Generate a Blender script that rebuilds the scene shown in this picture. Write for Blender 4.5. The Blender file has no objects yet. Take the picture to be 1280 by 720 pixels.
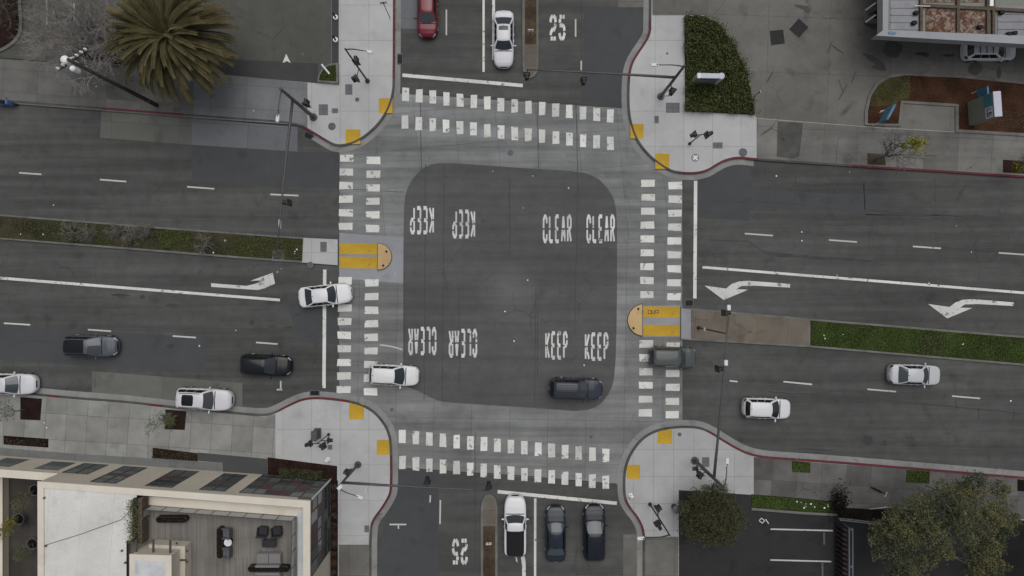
import bpy, math, random
from mathutils import Vector, Matrix
from mathutils.geometry import tessellate_polygon
random.seed(7)
R = math.radians
sc = bpy.context.scene
COL = sc.collection
S, H = 14.0, 60.95            # survey scale: plan units per metre on the ground, height of the drone

def G(px, py, z=0.0):
    """plan coordinates of a surveyed point that lies z metres above the road"""
    k = (H - z) / H
    return ((px - 640) / S * k, (360 - py) / S * k)
def G3(px, py, z=0.0):
    x, y = G(px, py, z); return (x, y, z)

# ------------------------------------------------------------------ materials
class NT:
    def __init__(s, name):
        s.m = bpy.data.materials.new(name); s.m.use_nodes = True
        s.t = s.m.node_tree; s.n = s.t.nodes; s.l = s.t.links
        s.b = s.n['Principled BSDF']
    def new(s, typ, **kw):
        n = s.n.new(typ)
        for k, v in kw.items(): setattr(n, k, v)
        return n
    def math(s, op, a, b=None, clamp=False):
        n = s.new('ShaderNodeMath', operation=op, use_clamp=clamp)
        for i, v in enumerate((a, b)):
            if v is None: continue
            if isinstance(v, (int, float)): n.inputs[i].default_value = v
            else: s.l.new(v, n.inputs[i])
        return n.outputs[0]
    def rng(s, v, a, b, c, d):
        n = s.new('ShaderNodeMapRange'); n.clamp = True
        s.l.new(v, n.inputs[0])
        for i, q in enumerate((a, b, c, d)): n.inputs[i + 1].default_value = q
        return n.outputs[0]
    def coord(s, scale=(1, 1, 1), rot=0.0, loc=(0, 0, 0)):
        tc = s.new('ShaderNodeTexCoord'); mp = s.new('ShaderNodeMapping')
        s.l.new(tc.outputs['Object'], mp.inputs[0])
        mp.inputs['Scale'].default_value = scale; mp.inputs['Rotation'].default_value = (0, 0, rot)
        mp.inputs['Location'].default_value = loc
        return mp.outputs[0]
    def noise(s, vec, scale, detail=4, rough=.55):
        n = s.new('ShaderNodeTexNoise')
        s.l.new(vec, n.inputs['Vector']); n.inputs['Scale'].default_value = scale
        n.inputs['Detail'].default_value = detail; n.inputs['Roughness'].default_value = rough
        return n.outputs[0]
    def scalecol(s, col, f):
        n = s.new('ShaderNodeVectorMath', operation='SCALE')
        if isinstance(col, tuple): n.inputs[0].default_value = col[:3]
        else: s.l.new(col, n.inputs[0])
        s.l.new(f, n.inputs['Scale']); return n.outputs[0]
    def mix(s, f, a, b):
        n = s.new('ShaderNodeMix', data_type='RGBA')
        if isinstance(f, float): n.inputs[0].default_value = f
        else: s.l.new(f, n.inputs[0])
        for i, v in ((6, a), (7, b)):
            if isinstance(v, tuple): n.inputs[i].default_value = (*v[:3], 1)
            else: s.l.new(v, n.inputs[i])
        return n.outputs[2]
    def bump(s, h, strength, dist=.02):
        n = s.new('ShaderNodeBump'); n.inputs['Strength'].default_value = strength
        n.inputs['Distance'].default_value = dist
        s.l.new(h, n.inputs['Height']); s.l.new(n.outputs[0], s.b.inputs['Normal'])

def lin(h):
    """sRGB hex -> linear"""
    o = []
    for i in (0, 2, 4):
        c = int(h[i:i + 2], 16) / 255
        o.append(c / 12.92 if c <= .04045 else ((c + .055) / 1.055) ** 2.4)
    return tuple(o)
EXPO = .80
def alb(h):
    return tuple(min(.9, c / EXPO) for c in lin(h))

def surf(name, h, var=.14, big=.12, fine=3.0, rough=.9, stains=.0, streak=0.0, streak_rot=0.0, joints=None, cracks=.0, bump=.25, loc=(0, 0, 0), panelvar=.07, mortar=.62, skids=0.0, pale=None, gum=0.0):
    t = NT(name); v = t.coord(loc=loc)
    f = t.rng(t.noise(v, big, 3), .3, .7, 1 - var, 1 + var)
    f = t.math('MULTIPLY', f, t.rng(t.noise(v, fine * .3, 5, .65), .3, .7, 1 - var * .8, 1 + var * .8))
    grain = t.noise(v, fine * 7, 3, .7)
    f = t.math('MULTIPLY', f, t.rng(grain, .3, .7, 1 - var * .9, 1 + var * .9))
    if stains:
        q = t.rng(t.noise(v, .55, 3, .5), .60, .74, 0, 1)
        f = t.math('MULTIPLY', f, t.rng(q, 0, 1, 1, 1 - stains))
        q = t.rng(t.noise(v, 1.7, 2, .5), .70, .78, 0, 1)
        f = t.math('MULTIPLY', f, t.rng(q, 0, 1, 1, 1 - stains * 1.1))
        q = t.rng(t.noise(v, .33, 4, .6), .62, .8, 0, 1)
        f = t.math('MULTIPLY', f, t.rng(q, 0, 1, 1, 1 + stains * .35))
    if streak:
        v2 = t.coord(scale=(.035, .9, 1), rot=streak_rot)
        f = t.math('MULTIPLY', f, t.rng(t.noise(v2, 1.0, 4, .65), .40, .62, 1 + streak * .5, 1 - streak))
    if skids:
        v4 = t.coord(scale=(.22, 1.5, 1), rot=streak_rot, loc=(7, 3, 0))
        q = t.math('MULTIPLY', t.rng(t.noise(v4, .55, 5, .7), .60, .74, 0, 1), t.rng(t.noise(v, .13, 2), .46, .6, 0, 1))
        f = t.math('MULTIPLY', f, t.rng(q, 0, 1, 1, 1 - skids))
        q = t.rng(t.noise(t.coord(loc=(20, 9, 0)), .9, 4, .65), .66, .76, 0, 1)
        f = t.math('MULTIPLY', f, t.rng(q, 0, 1, 1, 1 - skids * .9))
    if gum:
        vg = t.new('ShaderNodeTexVoronoi'); t.l.new(v, vg.inputs['Vector']); vg.inputs['Scale'].default_value = 1.1
        q = t.math('MULTIPLY', t.rng(vg.outputs['Distance'], .05, .09, 1, 0), t.rng(t.noise(v, .6, 2), .5, .62, 0, 1))
        f = t.math('MULTIPLY', f, t.rng(q, 0, 1, 1, 1 - gum))
        q = t.rng(t.noise(t.coord(loc=(4, 8, 0)), .38, 5, .7), .5, .72, 0, 1)
        f = t.math('MULTIPLY', f, t.rng(q, 0, 1, 1.02, 1 - gum * .45))
    if pale:
        ds = t.new('ShaderNodeVectorMath', operation='DISTANCE'); t.l.new(v, ds.inputs[0]); ds.inputs[1].default_value = (pale[0], pale[1], 0)
        dd = t.math('ADD', ds.outputs['Value'], t.math('MULTIPLY', t.noise(v, .5, 4), 2.2))
        f = t.math('MULTIPLY', f, t.rng(dd, .8, pale[2] + 1.1, 1 + pale[3], 1))
    if cracks:
        w = t.noise(v, .8, 4); vm = t.new('ShaderNodeVectorMath', operation='ADD')
        sc_ = t.scalecol((1.3, 1.3, 0), w); t.l.new(v, vm.inputs[0]); t.l.new(sc_, vm.inputs[1])
        vo = t.new('ShaderNodeTexVoronoi', feature='DISTANCE_TO_EDGE'); t.l.new(vm.outputs[0], vo.inputs['Vector'])
        vo.inputs['Scale'].default_value = .24
        c = t.rng(vo.outputs['Distance'], .003, .012, 1, 0)
        c = t.math('MULTIPLY', c, t.rng(t.noise(v, .2, 2), .48, .6, 0, 1))
        f = t.math('MULTIPLY', f, t.rng(c, 0, 1, 1, 1 - cracks))
    if joints:
        ang, w, hh = joints
        v3 = t.coord(rot=ang, loc=loc)
        br = t.new('ShaderNodeTexBrick', offset=0.0, offset_frequency=1, squash=1.0)
        t.l.new(v3, br.inputs['Vector']); br.inputs['Scale'].default_value = 1
        br.inputs['Mortar Size'].default_value = .018; br.inputs['Mortar Smooth'].default_value = .1
        br.inputs['Brick Width'].default_value = w; br.inputs['Row Height'].default_value = hh
        br.inputs['Color1'].default_value = (1 - panelvar,) * 3 + (1,); br.inputs['Color2'].default_value = (1 + panelvar,) * 3 + (1,)
        br.inputs['Mortar'].default_value = (mortar, mortar, mortar, 1)
        f = t.math('MULTIPLY', f, br.outputs['Color'])
    t.l.new(t.scalecol(alb(h), f), t.b.inputs['Base Color'])
    t.b.inputs['Roughness'].default_value = rough
    t.b.inputs['Specular IOR Level'].default_value = .25
    if bump: t.bump(grain, bump, .01)
    return t.m

def plain(name, col, rough=.5, metal=0.0, var=.06, scale=6.0, coat=0.0, spec=.5):
    t = NT(name); v = t.coord()
    f = t.rng(t.noise(v, scale, 4), .3, .7, 1 - var, 1 + var)
    t.l.new(t.scalecol(col, f), t.b.inputs['Base Color'])
    t.b.inputs['Roughness'].default_value = rough; t.b.inputs['Metallic'].default_value = metal
    t.b.inputs['Coat Weight'].default_value = coat; t.b.inputs['Coat Roughness'].default_value = .10
    t.b.inputs['Specular IOR Level'].default_value = spec
    return t.m

def foliage(name, c1, c2, c3=None, clump=.7, trans=True):
    t = NT(name); g = t.new('ShaderNodeNewGeometry'); v = t.coord()
    a = t.rng(g.outputs['Random Per Island'], 0, 1, 0, 1)
    n = t.rng(t.noise(v, clump, 2), .38, .62, 0, 1)
    c = t.mix(a, c1, c2)
    c = t.mix(n, c, t.scalecol(c3 if c3 else c2, t.rng(a, 0, 1, .7, 1.15)))
    t.l.new(c, t.b.inputs['Base Color']); t.b.inputs['Roughness'].default_value = .6
    t.b.inputs['Specular IOR Level'].default_value = .25
    return t.m

def soil(name, h, h2, scale=9):
    t = NT(name); v = t.coord()
    f = t.rng(t.noise(v, scale, 6, .75), .35, .65, 0, 1)
    g = t.rng(t.noise(v, .5, 3), .4, .62, .65, 1.2)
    t.l.new(t.scalecol(t.mix(f, alb(h), alb(h2)), g), t.b.inputs['Base Color'])
    t.b.inputs['Roughness'].default_value = 1; t.b.inputs['Specular IOR Level'].default_value = .1
    t.bump(f, .6, .04)
    return t.m

def paintmat(name, h, worn=.5, under='4a4a4a', dirt=.12):
    t = NT(name); v = t.coord()
    n = t.noise(v, 1.5, 7, .72); q = t.rng(n, .58 + .1 * (1 - worn), .615 + .1 * (1 - worn), 0, .85)
    fine = t.rng(t.noise(v, 14, 4, .7), .3, .7, 1 - dirt, 1 + dirt * .6)
    big = t.rng(t.noise(v, .25, 3), .3, .7, 1 - dirt, 1 + dirt * .5)
    cr = t.noise(t.coord(loc=(3, 5, 0)), 5.5, 6, .8)
    q2 = t.rng(cr, .66, .70, 0, worn)
    q = t.math('MAXIMUM', q, q2)
    g = t.new('ShaderNodeNewGeometry'); big = t.math('MULTIPLY', big, t.rng(g.outputs['Random Per Island'], 0, 1, 1 - dirt, 1.03))
    c = t.mix(q, t.scalecol(alb(h), t.math('MULTIPLY', fine, big)), alb(under))
    t.l.new(c, t.b.inputs['Base Color']); t.b.inputs['Roughness'].default_value = .75
    t.b.inputs['Specular IOR Level'].default_value = .3
    return t.m

M = {}
# ------------------------------------------------------------------ geometry
class MB:
    def __init__(s): s.v = []; s.f = []
    def add(s, vs, fs):
        o = len(s.v); s.v += [tuple(p) for p in vs]; s.f += [tuple(i + o for i in f) for f in fs]; return s
    def poly(s, pts, z):
        tri = tessellate_polygon([[Vector((x, y, 0)) for x, y in pts]])
        fs = []
        for a, b, c in tri:
            A, B, C = pts[a], pts[b], pts[c]
            cr = (B[0] - A[0]) * (C[1] - A[1]) - (B[1] - A[1]) * (C[0] - A[0])
            fs.append((a, b, c) if cr > 0 else (a, c, b))
        return s.add([(x, y, z) for x, y in pts], fs)
    def prism(s, pts, z0, z1, bottom=False):
        s.poly(pts, z1)
        n = len(pts); ar = sum(pts[i][0] * pts[(i + 1) % n][1] - pts[(i + 1) % n][0] * pts[i][1] for i in range(n))
        vs = [(x, y, z0) for x, y in pts] + [(x, y, z1) for x, y in pts]
        fs = []
        for i in range(n):
            j = (i + 1) % n
            fs.append((i, j, n + j, n + i) if ar > 0 else (j, i, n + i, n + j))
        s.add(vs, fs)
        if bottom: s.poly(pts, z0); 
        return s
    def box(s, c, d, rz=0.0, mat=None):
        cx, cy, cz = c; x, y, z = d[0] / 2, d[1] / 2, d[2] / 2
        co, si = math.cos(rz), math.sin(rz); vs = []
        for k in (-z, z):
            for a, b in ((-x, -y), (x, -y), (x, y), (-x, y)):
                vs.append((cx + a * co - b * si, cy + a * si + b * co, cz + k))
        return s.add(vs, [(3, 2, 1, 0), (4, 5, 6, 7), (0, 1, 5, 4), (1, 2, 6, 5), (2, 3, 7, 6), (3, 0, 4, 7)])
    def rbox(s, c, d, r=.05, rz=0.0, seg=3):
        """box with rounded plan corners and a small top chamfer"""
        x, y = d[0] / 2, d[1] / 2; r = min(r, x * .98, y * .98); pts = []
        for (sx, sy, a0) in ((1, 1, 0), (-1, 1, 90), (-1, -1, 180), (1, -1, 270)):
            for i in range(seg + 1):
                a = R(a0 + 90 * i / seg); pts.append((sx * (x - r) + r * math.cos(a), sy * (y - r) + r * math.sin(a)))
        co, si = math.cos(rz), math.sin(rz); n = len(pts); ch = min(r * .4, d[2] * .3)
        rings = [(1, -d[2] / 2), (1, d[2] / 2 - ch)]
        vs = []
        for q, z in rings:
            vs += [(c[0] + a * co - b * si, c[1] + a * si + b * co, c[2] + z) for a, b in pts]
        fx, fy = (x - ch) / x, (y - ch) / y
        vs += [(c[0] + a * fx * co - b * fy * si, c[1] + a * fx * si + b * fy * co, c[2] + d[2] / 2) for a, b in pts]
        fs = [tuple(2 * n + i for i in range(n)), tuple(reversed(range(n)))]
        for k in (0, 1):
            for i in range(n):
                j = (i + 1) % n; fs.append((k * n + i, k * n + j, k * n + n + j, k * n + n + i))
        return s.add(vs, fs)
    def tube(s, path, rad, n=8, cap=True):
        path = [Vector(p) for p in path]; rs = rad if isinstance(rad, (list, tuple)) else [rad] * len(path)
        vs = []; fs = []; up = None
        for i, p in enumerate(path):
            d = (path[min(i + 1, len(path) - 1)] - path[max(i - 1, 0)]).normalized()
            if up is None:
                up = Vector((0, 0, 1)) if abs(d.z) < .9 else Vector((1, 0, 0))
            u = d.cross(up).normalized(); w = u.cross(d).normalized(); up = w
            for k in range(n):
                a = 2 * math.pi * k / n; vs.append(p + (u * math.cos(a) + w * math.sin(a)) * rs[i])
        for i in range(len(path) - 1):
            for k in range(n):
                l = (k + 1) % n; fs.append((i * n + k, i * n + l, (i + 1) * n + l, (i + 1) * n + k))
        if cap:
            fs.append(tuple(reversed(range(n)))); fs.append(tuple((len(path) - 1) * n + k for k in range(n)))
        return s.add(vs, fs)
    def lathe(s, prof, c=(0, 0, 0), n=16, axis='z', a0=0):
        vs = []; fs = []
        for r, z in prof:
            for k in range(n):
                a = 2 * math.pi * k / n + a0; x, y = r * math.cos(a), r * math.sin(a)
                p = (x, y, z) if axis == 'z' else ((x, z, y) if axis == 'y' else (z, x, y))
                vs.append((p[0] + c[0], p[1] + c[1], p[2] + c[2]))
        for i in range(len(prof) - 1):
            for k in range(n):
                l = (k + 1) % n; fs.append((i * n + k, i * n + l, (i + 1) * n + l, (i + 1) * n + k))
        fs.append(tuple(reversed(range(n)))); fs.append(tuple((len(prof) - 1) * n + k for k in range(n)))
        return s.add(vs, fs)
    def ribbon(s, line, o0, o1, z, zside=None):
        """flat strip between two lateral offsets of a plan polyline (left is +)"""
        L = offset(line, o0); Rr = offset(line, o1); n = len(L)
        vs = [(x, y, z) for x, y in L] + [(x, y, z) for x, y in Rr]
        fs = []
        for i in range(n - 1):
            q = (i, i + 1, n + i + 1, n + i)
            A, B, C = vs[q[0]], vs[q[1]], vs[q[2]]
            cr = (B[0] - A[0]) * (C[1] - A[1]) - (B[1] - A[1]) * (C[0] - A[0])
            fs.append(q if cr > 0 else tuple(reversed(q)))
        s.add(vs, fs)
        if zside is not None:
            for E in (L, Rr):
                vs = [(x, y, zside) for x, y in E] + [(x, y, z) for x, y in E]
                s.add(vs, [(i, i + 1, n + i + 1, n + i) for i in range(n - 1)])
        return s
    def build(s, name, mat, parent=None, origin=None, smooth=False, kind=None):
        me = bpy.data.meshes.new(name)
        if origin is None:
            origin = parent['_o'] if parent is not None and '_o' in parent else (0, 0, 0)
        ox, oy, oz = origin
        me.from_pydata([(x - ox, y - oy, z - oz) for x, y, z in s.v], [], s.f); me.update()
        mats = mat if isinstance(mat, (list, tuple)) else [mat]
        for m in mats: me.materials.append(M[m] if isinstance(m, str) else m)
        if smooth:
            me.polygons.foreach_set('use_smooth', [True] * len(me.polygons))
        o = bpy.data.objects.new(name, me); COL.objects.link(o)
        if parent is not None: o.parent = parent
        else: o.location = origin
        if kind: o['kind'] = kind
        return o

def offset(line, d):
    n = len(line); out = []
    for i in range(n):
        a = Vector(line[max(i - 1, 0)]); b = Vector(line[i]); c = Vector(line[min(i + 1, n - 1)])
        t1 = (b - a).normalized() if i > 0 else (c - b).normalized()
        t2 = (c - b).normalized() if i < n - 1 else t1
        m = (t1 + t2); m = m.normalized() if m.length > 1e-6 else t1
        nrm = Vector((-m.y, m.x)); k = max(.5, m.dot(t1))
        out.append(tuple(b + nrm * d / k))
    return out
def chaikin(p, it=2, closed=False):
    for _ in range(it):
        q = []; n = len(p)
        if not closed: q.append(p[0])
        for i in range(n if closed else n - 1):
            a, b = p[i], p[(i + 1) % n]
            q.append((a[0] * .75 + b[0] * .25, a[1] * .75 + b[1] * .25)); q.append((a[0] * .25 + b[0] * .75, a[1] * .25 + b[1] * .75))
        if not closed: q.append(p[-1])
        p = q
    return p
def W(pts, z=0.0): return [G(x, y, z) for x, y in pts]

def tag(o, label=None, cat=None, group=None, kind=None):
    if label: o['label'] = label
    if cat: o['category'] = cat
    if group: o['group'] = group
    if kind: o['kind'] = kind
    return o
ORG = {}
def thing(name, label, cat, loc=(0, 0, 0), rz=0.0, group=None, local=False):
    o = bpy.data.objects.new(name, None); COL.objects.link(o); o.empty_display_size = .2
    o.location = loc; o.rotation_euler = (0, 0, rz); tag(o, label, cat, group)
    if not local: o['_o'] = loc
    return o
def dup(root, loc, rz=None, label=None):
    r = root.copy(); COL.objects.link(r); r.location = loc
    if rz is not None: r.rotation_euler = (0, 0, rz)
    if label: r['label'] = label
    for ch in root.children:
        c = ch.copy(); COL.objects.link(c); c.parent = r
        for g in ch.children:
            d = g.copy(); COL.objects.link(d); d.parent = c
    return r
def sheet(name, pts, z, mat, kind='structure', smooth_it=0, closed=True):
    w = W(pts)
    if smooth_it: w = chaikin(w, smooth_it, True)
    return MB().poly(w, z).build(name, mat, kind=kind)
def slab(name, pts, z0, z1, mat, kind='structure', smooth_it=0):
    w = W(pts)
    if smooth_it: w = chaikin(w, smooth_it, True)
    return MB().prism(w, z0, z1).build(name, mat, kind=kind)
# ------------------------------------------------------------------ material palette
TILT = R(3.6)
M['ground'] = surf('outer ground', '4a4945', .15)
M['asphalt'] = surf('road asphalt', '474746', .15, .07, 3, .88, stains=.22, cracks=.2, bump=.4)
M['asphalt_ew'] = surf('street asphalt', '494948', .16, .07, 3, .88, stains=.25, streak=.22, skids=.3, streak_rot=TILT, cracks=.2, bump=.4)
M['asphalt_ns'] = surf('cross street asphalt', '4a4a49', .15, .09, 3, .88, stains=.15, streak=.2, skids=.2, streak_rot=R(90), cracks=.18, bump=.4)
M['asphalt_dark'] = surf('newer asphalt patch', '434445', .08, .1, 3, .85, stains=.2, bump=.4)
M['asphalt_mid'] = surf('repaved junction asphalt', '4e4e4e', .12, .1, 3, .88, stains=.12, streak=.13, pale=(-.2, -.1, 3.0, .5), streak_rot=R(90), cracks=.25, bump=.4)
M['seal'] = surf('tar seal', '3b3b3b', .2, 1, 4, .7)
M['ring'] = surf('junction concrete', '727373', .16, .14, 2, .85, stains=.18, streak=.26, streak_rot=R(90), joints=(R(-5.5), 3.6, 3.3), cracks=.12, panelvar=.06)
M['ring_b'] = surf('crossing concrete', '6f706f', .16, .14, 2, .85, stains=.2, streak=.24, streak_rot=R(90), joints=(R(1), 3.4, 3.9), cracks=.12, panelvar=.08)
M['ring_light'] = surf('pale median concrete', '838488', .1, .2, 2, .85, stains=.18)
M['pad'] = surf('bus pad concrete', '5b5b57', .1, .2, 2, .9, stains=.25, joints=(R(3.6), 6.1, 4.2))
M['pad_blue'] = surf('bluish concrete', '606265', .08, .2, 2, .9, stains=.2, joints=(R(3.6), 6.1, 2.6))
M['walk'] = surf('clean sidewalk concrete', 'a1a1a1', .055, .15, 2, .85, stains=.12, gum=.22, joints=(0, 2.55, 3.15), panelvar=.03)
M['walk_se'] = surf('clean sidewalk concrete corner', '9a9a9a', .055, .15, 2, .85, stains=.12, gum=.22, joints=(0, 1.8, 2.4), panelvar=.03)
M['walk_nw'] = surf('dimmed weathered sidewalk', '5f5e5b', .12, .3, 2, .9, stains=.3, joints=(R(3.9), 3.1, 2.05), panelvar=.12, gum=.25)  # weathered walks: dirt plus the darkening towards the frame edges, mixed into the tone
M['walk_nw2'] = surf('dimmed weathered bluish sidewalk', '6b6c6d', .1, .3, 2, .9, stains=.25, joints=(R(3.9), 3.1, 2.05), panelvar=.06)
M['walk_ne'] = surf('dimmed weathered sidewalk by station', '646360', .13, .4, 2, .9, stains=.35, streak=.12, streak_rot=R(90), joints=(R(3.2), 3.0, 3.9), panelvar=.16, cracks=.5, gum=.3)
M['walk_sw'] = surf('dimmed weathered sidewalk by building', '7d7d7a', .12, .3, 2, .9, stains=.25, joints=(R(3.7), 1.85, 2.3), panelvar=.15, mortar=.5, gum=.25)
M['walk_se2'] = surf('dim sidewalk', '575654', .14, .3, 2, .9, stains=.3, joints=(R(3.7), 2.2, 2.6), panelvar=.2, cracks=.4, gum=.3)  # frame-corner dimming is part of this base tone
M['walk_plain'] = surf('plain sidewalk', '615f5b', .12, .3, 2, .9, stains=.2, joints=(0, 2.9, 3.2))
M['apron'] = surf('station apron concrete', '62605c', .14, .16, 2, .9, stains=.3, joints=(R(2), 5.5, 5.0), cracks=.4, panelvar=.06, gum=.35)  # old concrete, toned down further for the darker edge of the view
M['stain'] = surf('oil stain', '474542', .15, .5, 3, .7)
M['lot'] = surf('old lot asphalt', '4d4d49', .13, .1, 2.5, .95, stains=.2, cracks=.5)
M['lot_dark'] = surf('dark asphalt strip', '3d3d3e', .1, .2, 3)
M['lot_black'] = surf('dimmed black lot asphalt', '2b2b2c', .14, .12, 3, .85, stains=.35, cracks=.3)  # black lot tone with the lower-right darkening of the view painted in
M['podium'] = surf('building walkway concrete', '646565', .12, .4, 2, .85, stains=.25, joints=(R(3.7), 4.2, 1.9), panelvar=.08)
M['kerb'] = surf('kerb concrete', '63625e', .15, .6, 4, .9, stains=.3)
M['kerb_dark'] = surf('dirty kerb concrete', '484845', .15, .6, 4, .9, stains=.3)
M['kerb_red'] = paintmat('red kerb paint', '5f2830', .9, '55504d', .2)
M['gutter'] = surf('gutter concrete', '7b7b7a', .12, .5, 3, .9, stains=.3, cracks=.4)
M['gutter_nice'] = surf('pale gutter concrete', '858584', .1, .5, 3, .9, stains=.25)
M['white'] = paintmat('white road paint', 'cecec9', 1.05, '606060', .2)
M['white_word'] = paintmat('white stencil paint', 'c6c6c4', .9, '525251', .2)
M['white_thin'] = paintmat('worn lane paint', 'b4b4b0', .7, '4a4a4a')
def studded():
    m = paintmat('yellow tactile plastic', 'bd982f', .75, '85754e', .26); t = NT.__new__(NT); t.m = m; t.t = m.node_tree; t.n = t.t.nodes; t.l = t.t.links; t.b = t.n['Principled BSDF']
    vo = t.new('ShaderNodeTexVoronoi'); vo.inputs['Scale'].default_value = 9; vo.inputs['Randomness'].default_value = 0; t.l.new(t.coord(), vo.inputs['Vector'])
    t.bump(t.rng(vo.outputs['Distance'], .2, .36, 1, 0), .8, .008); return m
M['yellow'] = studded()
M['nose'] = paintmat('tan painted nose', 'bfa275', .7, '8f8068', .22)
M['brownpad'] = surf('brown stamped concrete', '615a51', .14, .4, 2, .9, stains=.25, joints=(R(3.6), 2.75, 9), panelvar=.07, cracks=.4)
M['tanpad'] = surf('tan median concrete', '5f5952', .12, .5, 2, .9, stains=.3, joints=(0, 4, 1.1))
M['soil'] = soil('dry median soil', '39322a', '5a4d3f')
M['mulch'] = soil('dark red mulch', '251b19', '332522', 12)
M['mulch_brown'] = soil('red brown mulch', '33231c', '4d3527', 10)
M['mulch_olive'] = soil('dry grass ground', '3f3c22', '4f492b', 8)
M['earth'] = soil('brown pit earth', '38332a', '4a4338', 8)
M['medsoil'] = soil('weedy median soil', '3d3830', '34341f', 4)
M['turf'] = soil('turf soil', '24301a', '36421f', 7)
M['darkbed'] = soil('dark bed', '141311', '26221d', 6)

M['pole'] = plain('galvanised dark pole', alb('4a494b'), .5, .3, .15)
M['pole_dark'] = plain('dark painted pole', alb('2b2b2d'), .5, .2, .15)
M['black'] = plain('black signal housing', (.012, .012, .012), .5)
M['lampcase'] = plain('pale lamp housing', alb('c0c2c2'), .45)
M['diffuser'] = plain('lamp diffuser', alb('d8d8d4'), .3)
M['lens_red'] = plain('red signal lens', (.10, .006, .005), .2)
M['lens_amber'] = plain('amber signal lens', (.13, .06, .005), .2)
M['lens_green'] = plain('green signal lens', (.006, .06, .04), .2)
M['wood_pole'] = plain('creosoted wood', alb('3a3632'), .9, 0, .3, 3)
M['steel'] = plain('grey steel', alb('6f7276'), .45, .5)
M['iron'] = plain('cast iron', alb('55575a'), .7, .3, .25, 8)
M['whitething'] = plain('white enamel', alb('d5d5d5'), .4)
M['tyre'] = plain('tyre rubber', (.012, .012, .012), .8)
M['rim'] = plain('alloy rim', (.35, .35, .36), .35, .8)
M['trim'] = plain('black trim', (.008, .008, .010), .6, 0, .06, 6, 0, .25)
M['chrome'] = plain('chrome', (.6, .6, .6), .2, 1)
M['carglass'] = plain('tinted car glass', (.022, .027, .032), .04, 0, .02, 1, 0, .8)
M['carglass_dark'] = plain('dark car glass', (.008, .009, .010), .05, 0, .02)
M['carglass_blue'] = plain('blue grey car glass', (.05, .06, .068), .05, 0, .02, 1, 0, .8)
M['headlamp'] = plain('headlamp glass', (.55, .57, .6), .15)
M['taillamp'] = plain('tail lamp', (.16, .008, .01), .2)
M['plate'] = plain('number plate', (.6, .6, .6), .5)
def carpaint(n, c, r=.3): M[n] = plain(n, c, r, 0, .015, 2, .45, .35)
carpaint('paint_white', (.70, .70, .71)); carpaint('paint_white2', (.62, .62, .645)); carpaint('paint_silverwhite', (.52, .53, .55))
carpaint('paint_red', (.15, .008, .020))
def darkpaint(n, c): M[n] = plain(n, c, .16, 0, .01, 2, 0, .36)
darkpaint('paint_grey', (.085, .094, .112)); darkpaint('paint_black', (.011, .012, .0145))
darkpaint('paint_navy', (.019, .026, .037)); darkpaint('paint_slate', (.038, .042, .058)); darkpaint('paint_sage', (.085, .094, .092))
darkpaint('paint_ink', (.013, .015, .024)); carpaint('paint_blue', (.05, .10, .2))
M['cream'] = surf('cream stucco', 'b3ab9d', .05, .3, 3, .9, stains=.06, bump=.15)
M['coping'] = surf('pale coping', 'c2bbae', .05, .4, 3, .85, stains=.1, bump=.1)
M['membrane'] = surf('white roof membrane', 'c0beba', .07, .2, 1, .8, stains=.14, joints=(R(4), 2.6, 9), panelvar=.02, bump=.05, mortar=.84, gum=.22)
M['membrane_dirty'] = surf('dirty white roof', 'b0b2b4', .12, .6, 2, .8, stains=.25, bump=.05)
M['bglass'] = plain('facade glass', (.055, .07, .068), .06, 0, .25, .8, 0, .7)
M['bglass2'] = plain('pale facade glass', (.13, .16, .15), .08, 0, .2, .8, 0, .7)
M['redpanel'] = plain('red brown cladding', alb('4f3637'), .6, 0, .2, 2)
M['mullion'] = plain('dark mullion', alb('4a4a48'), .5, .4)
M['railglass'] = plain('railing glass', (.33, .35, .34), .1, 0, .05)
M['charcoal'] = plain('charcoal fabric', (.022, .022, .026), .8, 0, .2, 14)
M['greyfab'] = plain('grey fabric', (.10, .10, .11), .9, 0, .15, 14)
M['sofafab'] = plain('light grey upholstery', (.20, .19, .195), .9, 0, .1, 14)
M['planter'] = plain('black planter', (.014, .013, .012), .6, 0, .2)
M['tablewhite'] = plain('white table top', (.7, .7, .7), .4)
M['timber'] = plain('brown timber', alb('4c4238'), .85, 0, .3, 4)
M['fence_brown'] = plain('dark brown slat', (.022, .014, .012), .8, 0, .3, 4)
M['canopywhite'] = surf('canopy fascia', '8a8b8f', .06, .4, 3, .6, stains=.12, bump=.05)
M['rib'] = plain('ribbed metal roof', alb('707175'), .5, .3, .12, 1.5)
M['blue'] = plain('sign blue', alb('3f6884'), .4, 0, .1)
M['teal'] = plain('sign teal', alb('356a72'), .4, 0, .1)
M['green'] = plain('sign green', alb('3d7a5e'), .4, 0, .1)
M['signgrey'] = plain('sign grey green', alb('6b6e64'), .6, 0, .08)
M['signwhite'] = plain('sign white', alb('a8aab4'), .5, 0, .06)
M['binblue'] = plain('blue cover', alb('4d6c98'), .55, 0, .2, 8)
M['greenmetal'] = plain('dark green metal', alb('333a38'), .5, .2, .15)
M['court'] = surf('courtyard paving', '3d3a36', .15, .3, 2, .9, stains=.2, joints=(R(4), 1.2, 1.2))
M['tar'] = surf('flat black top', '121212', .3, .4, 2, .8)  # plain near-black cover for the low block
M['twig'] = plain('grey twig', alb('55524f'), .9, 0, .25, 2)
M['twig_tree'] = plain('pale bare twig', alb('85817d'), .9, 0, .2, 2)
M['twig_pale'] = plain('pale twig', alb('6a6862'), .9, 0, .25, 2)
M['bark'] = plain('grey bark', alb('4a443d'), .95, 0, .3, 3)
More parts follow.
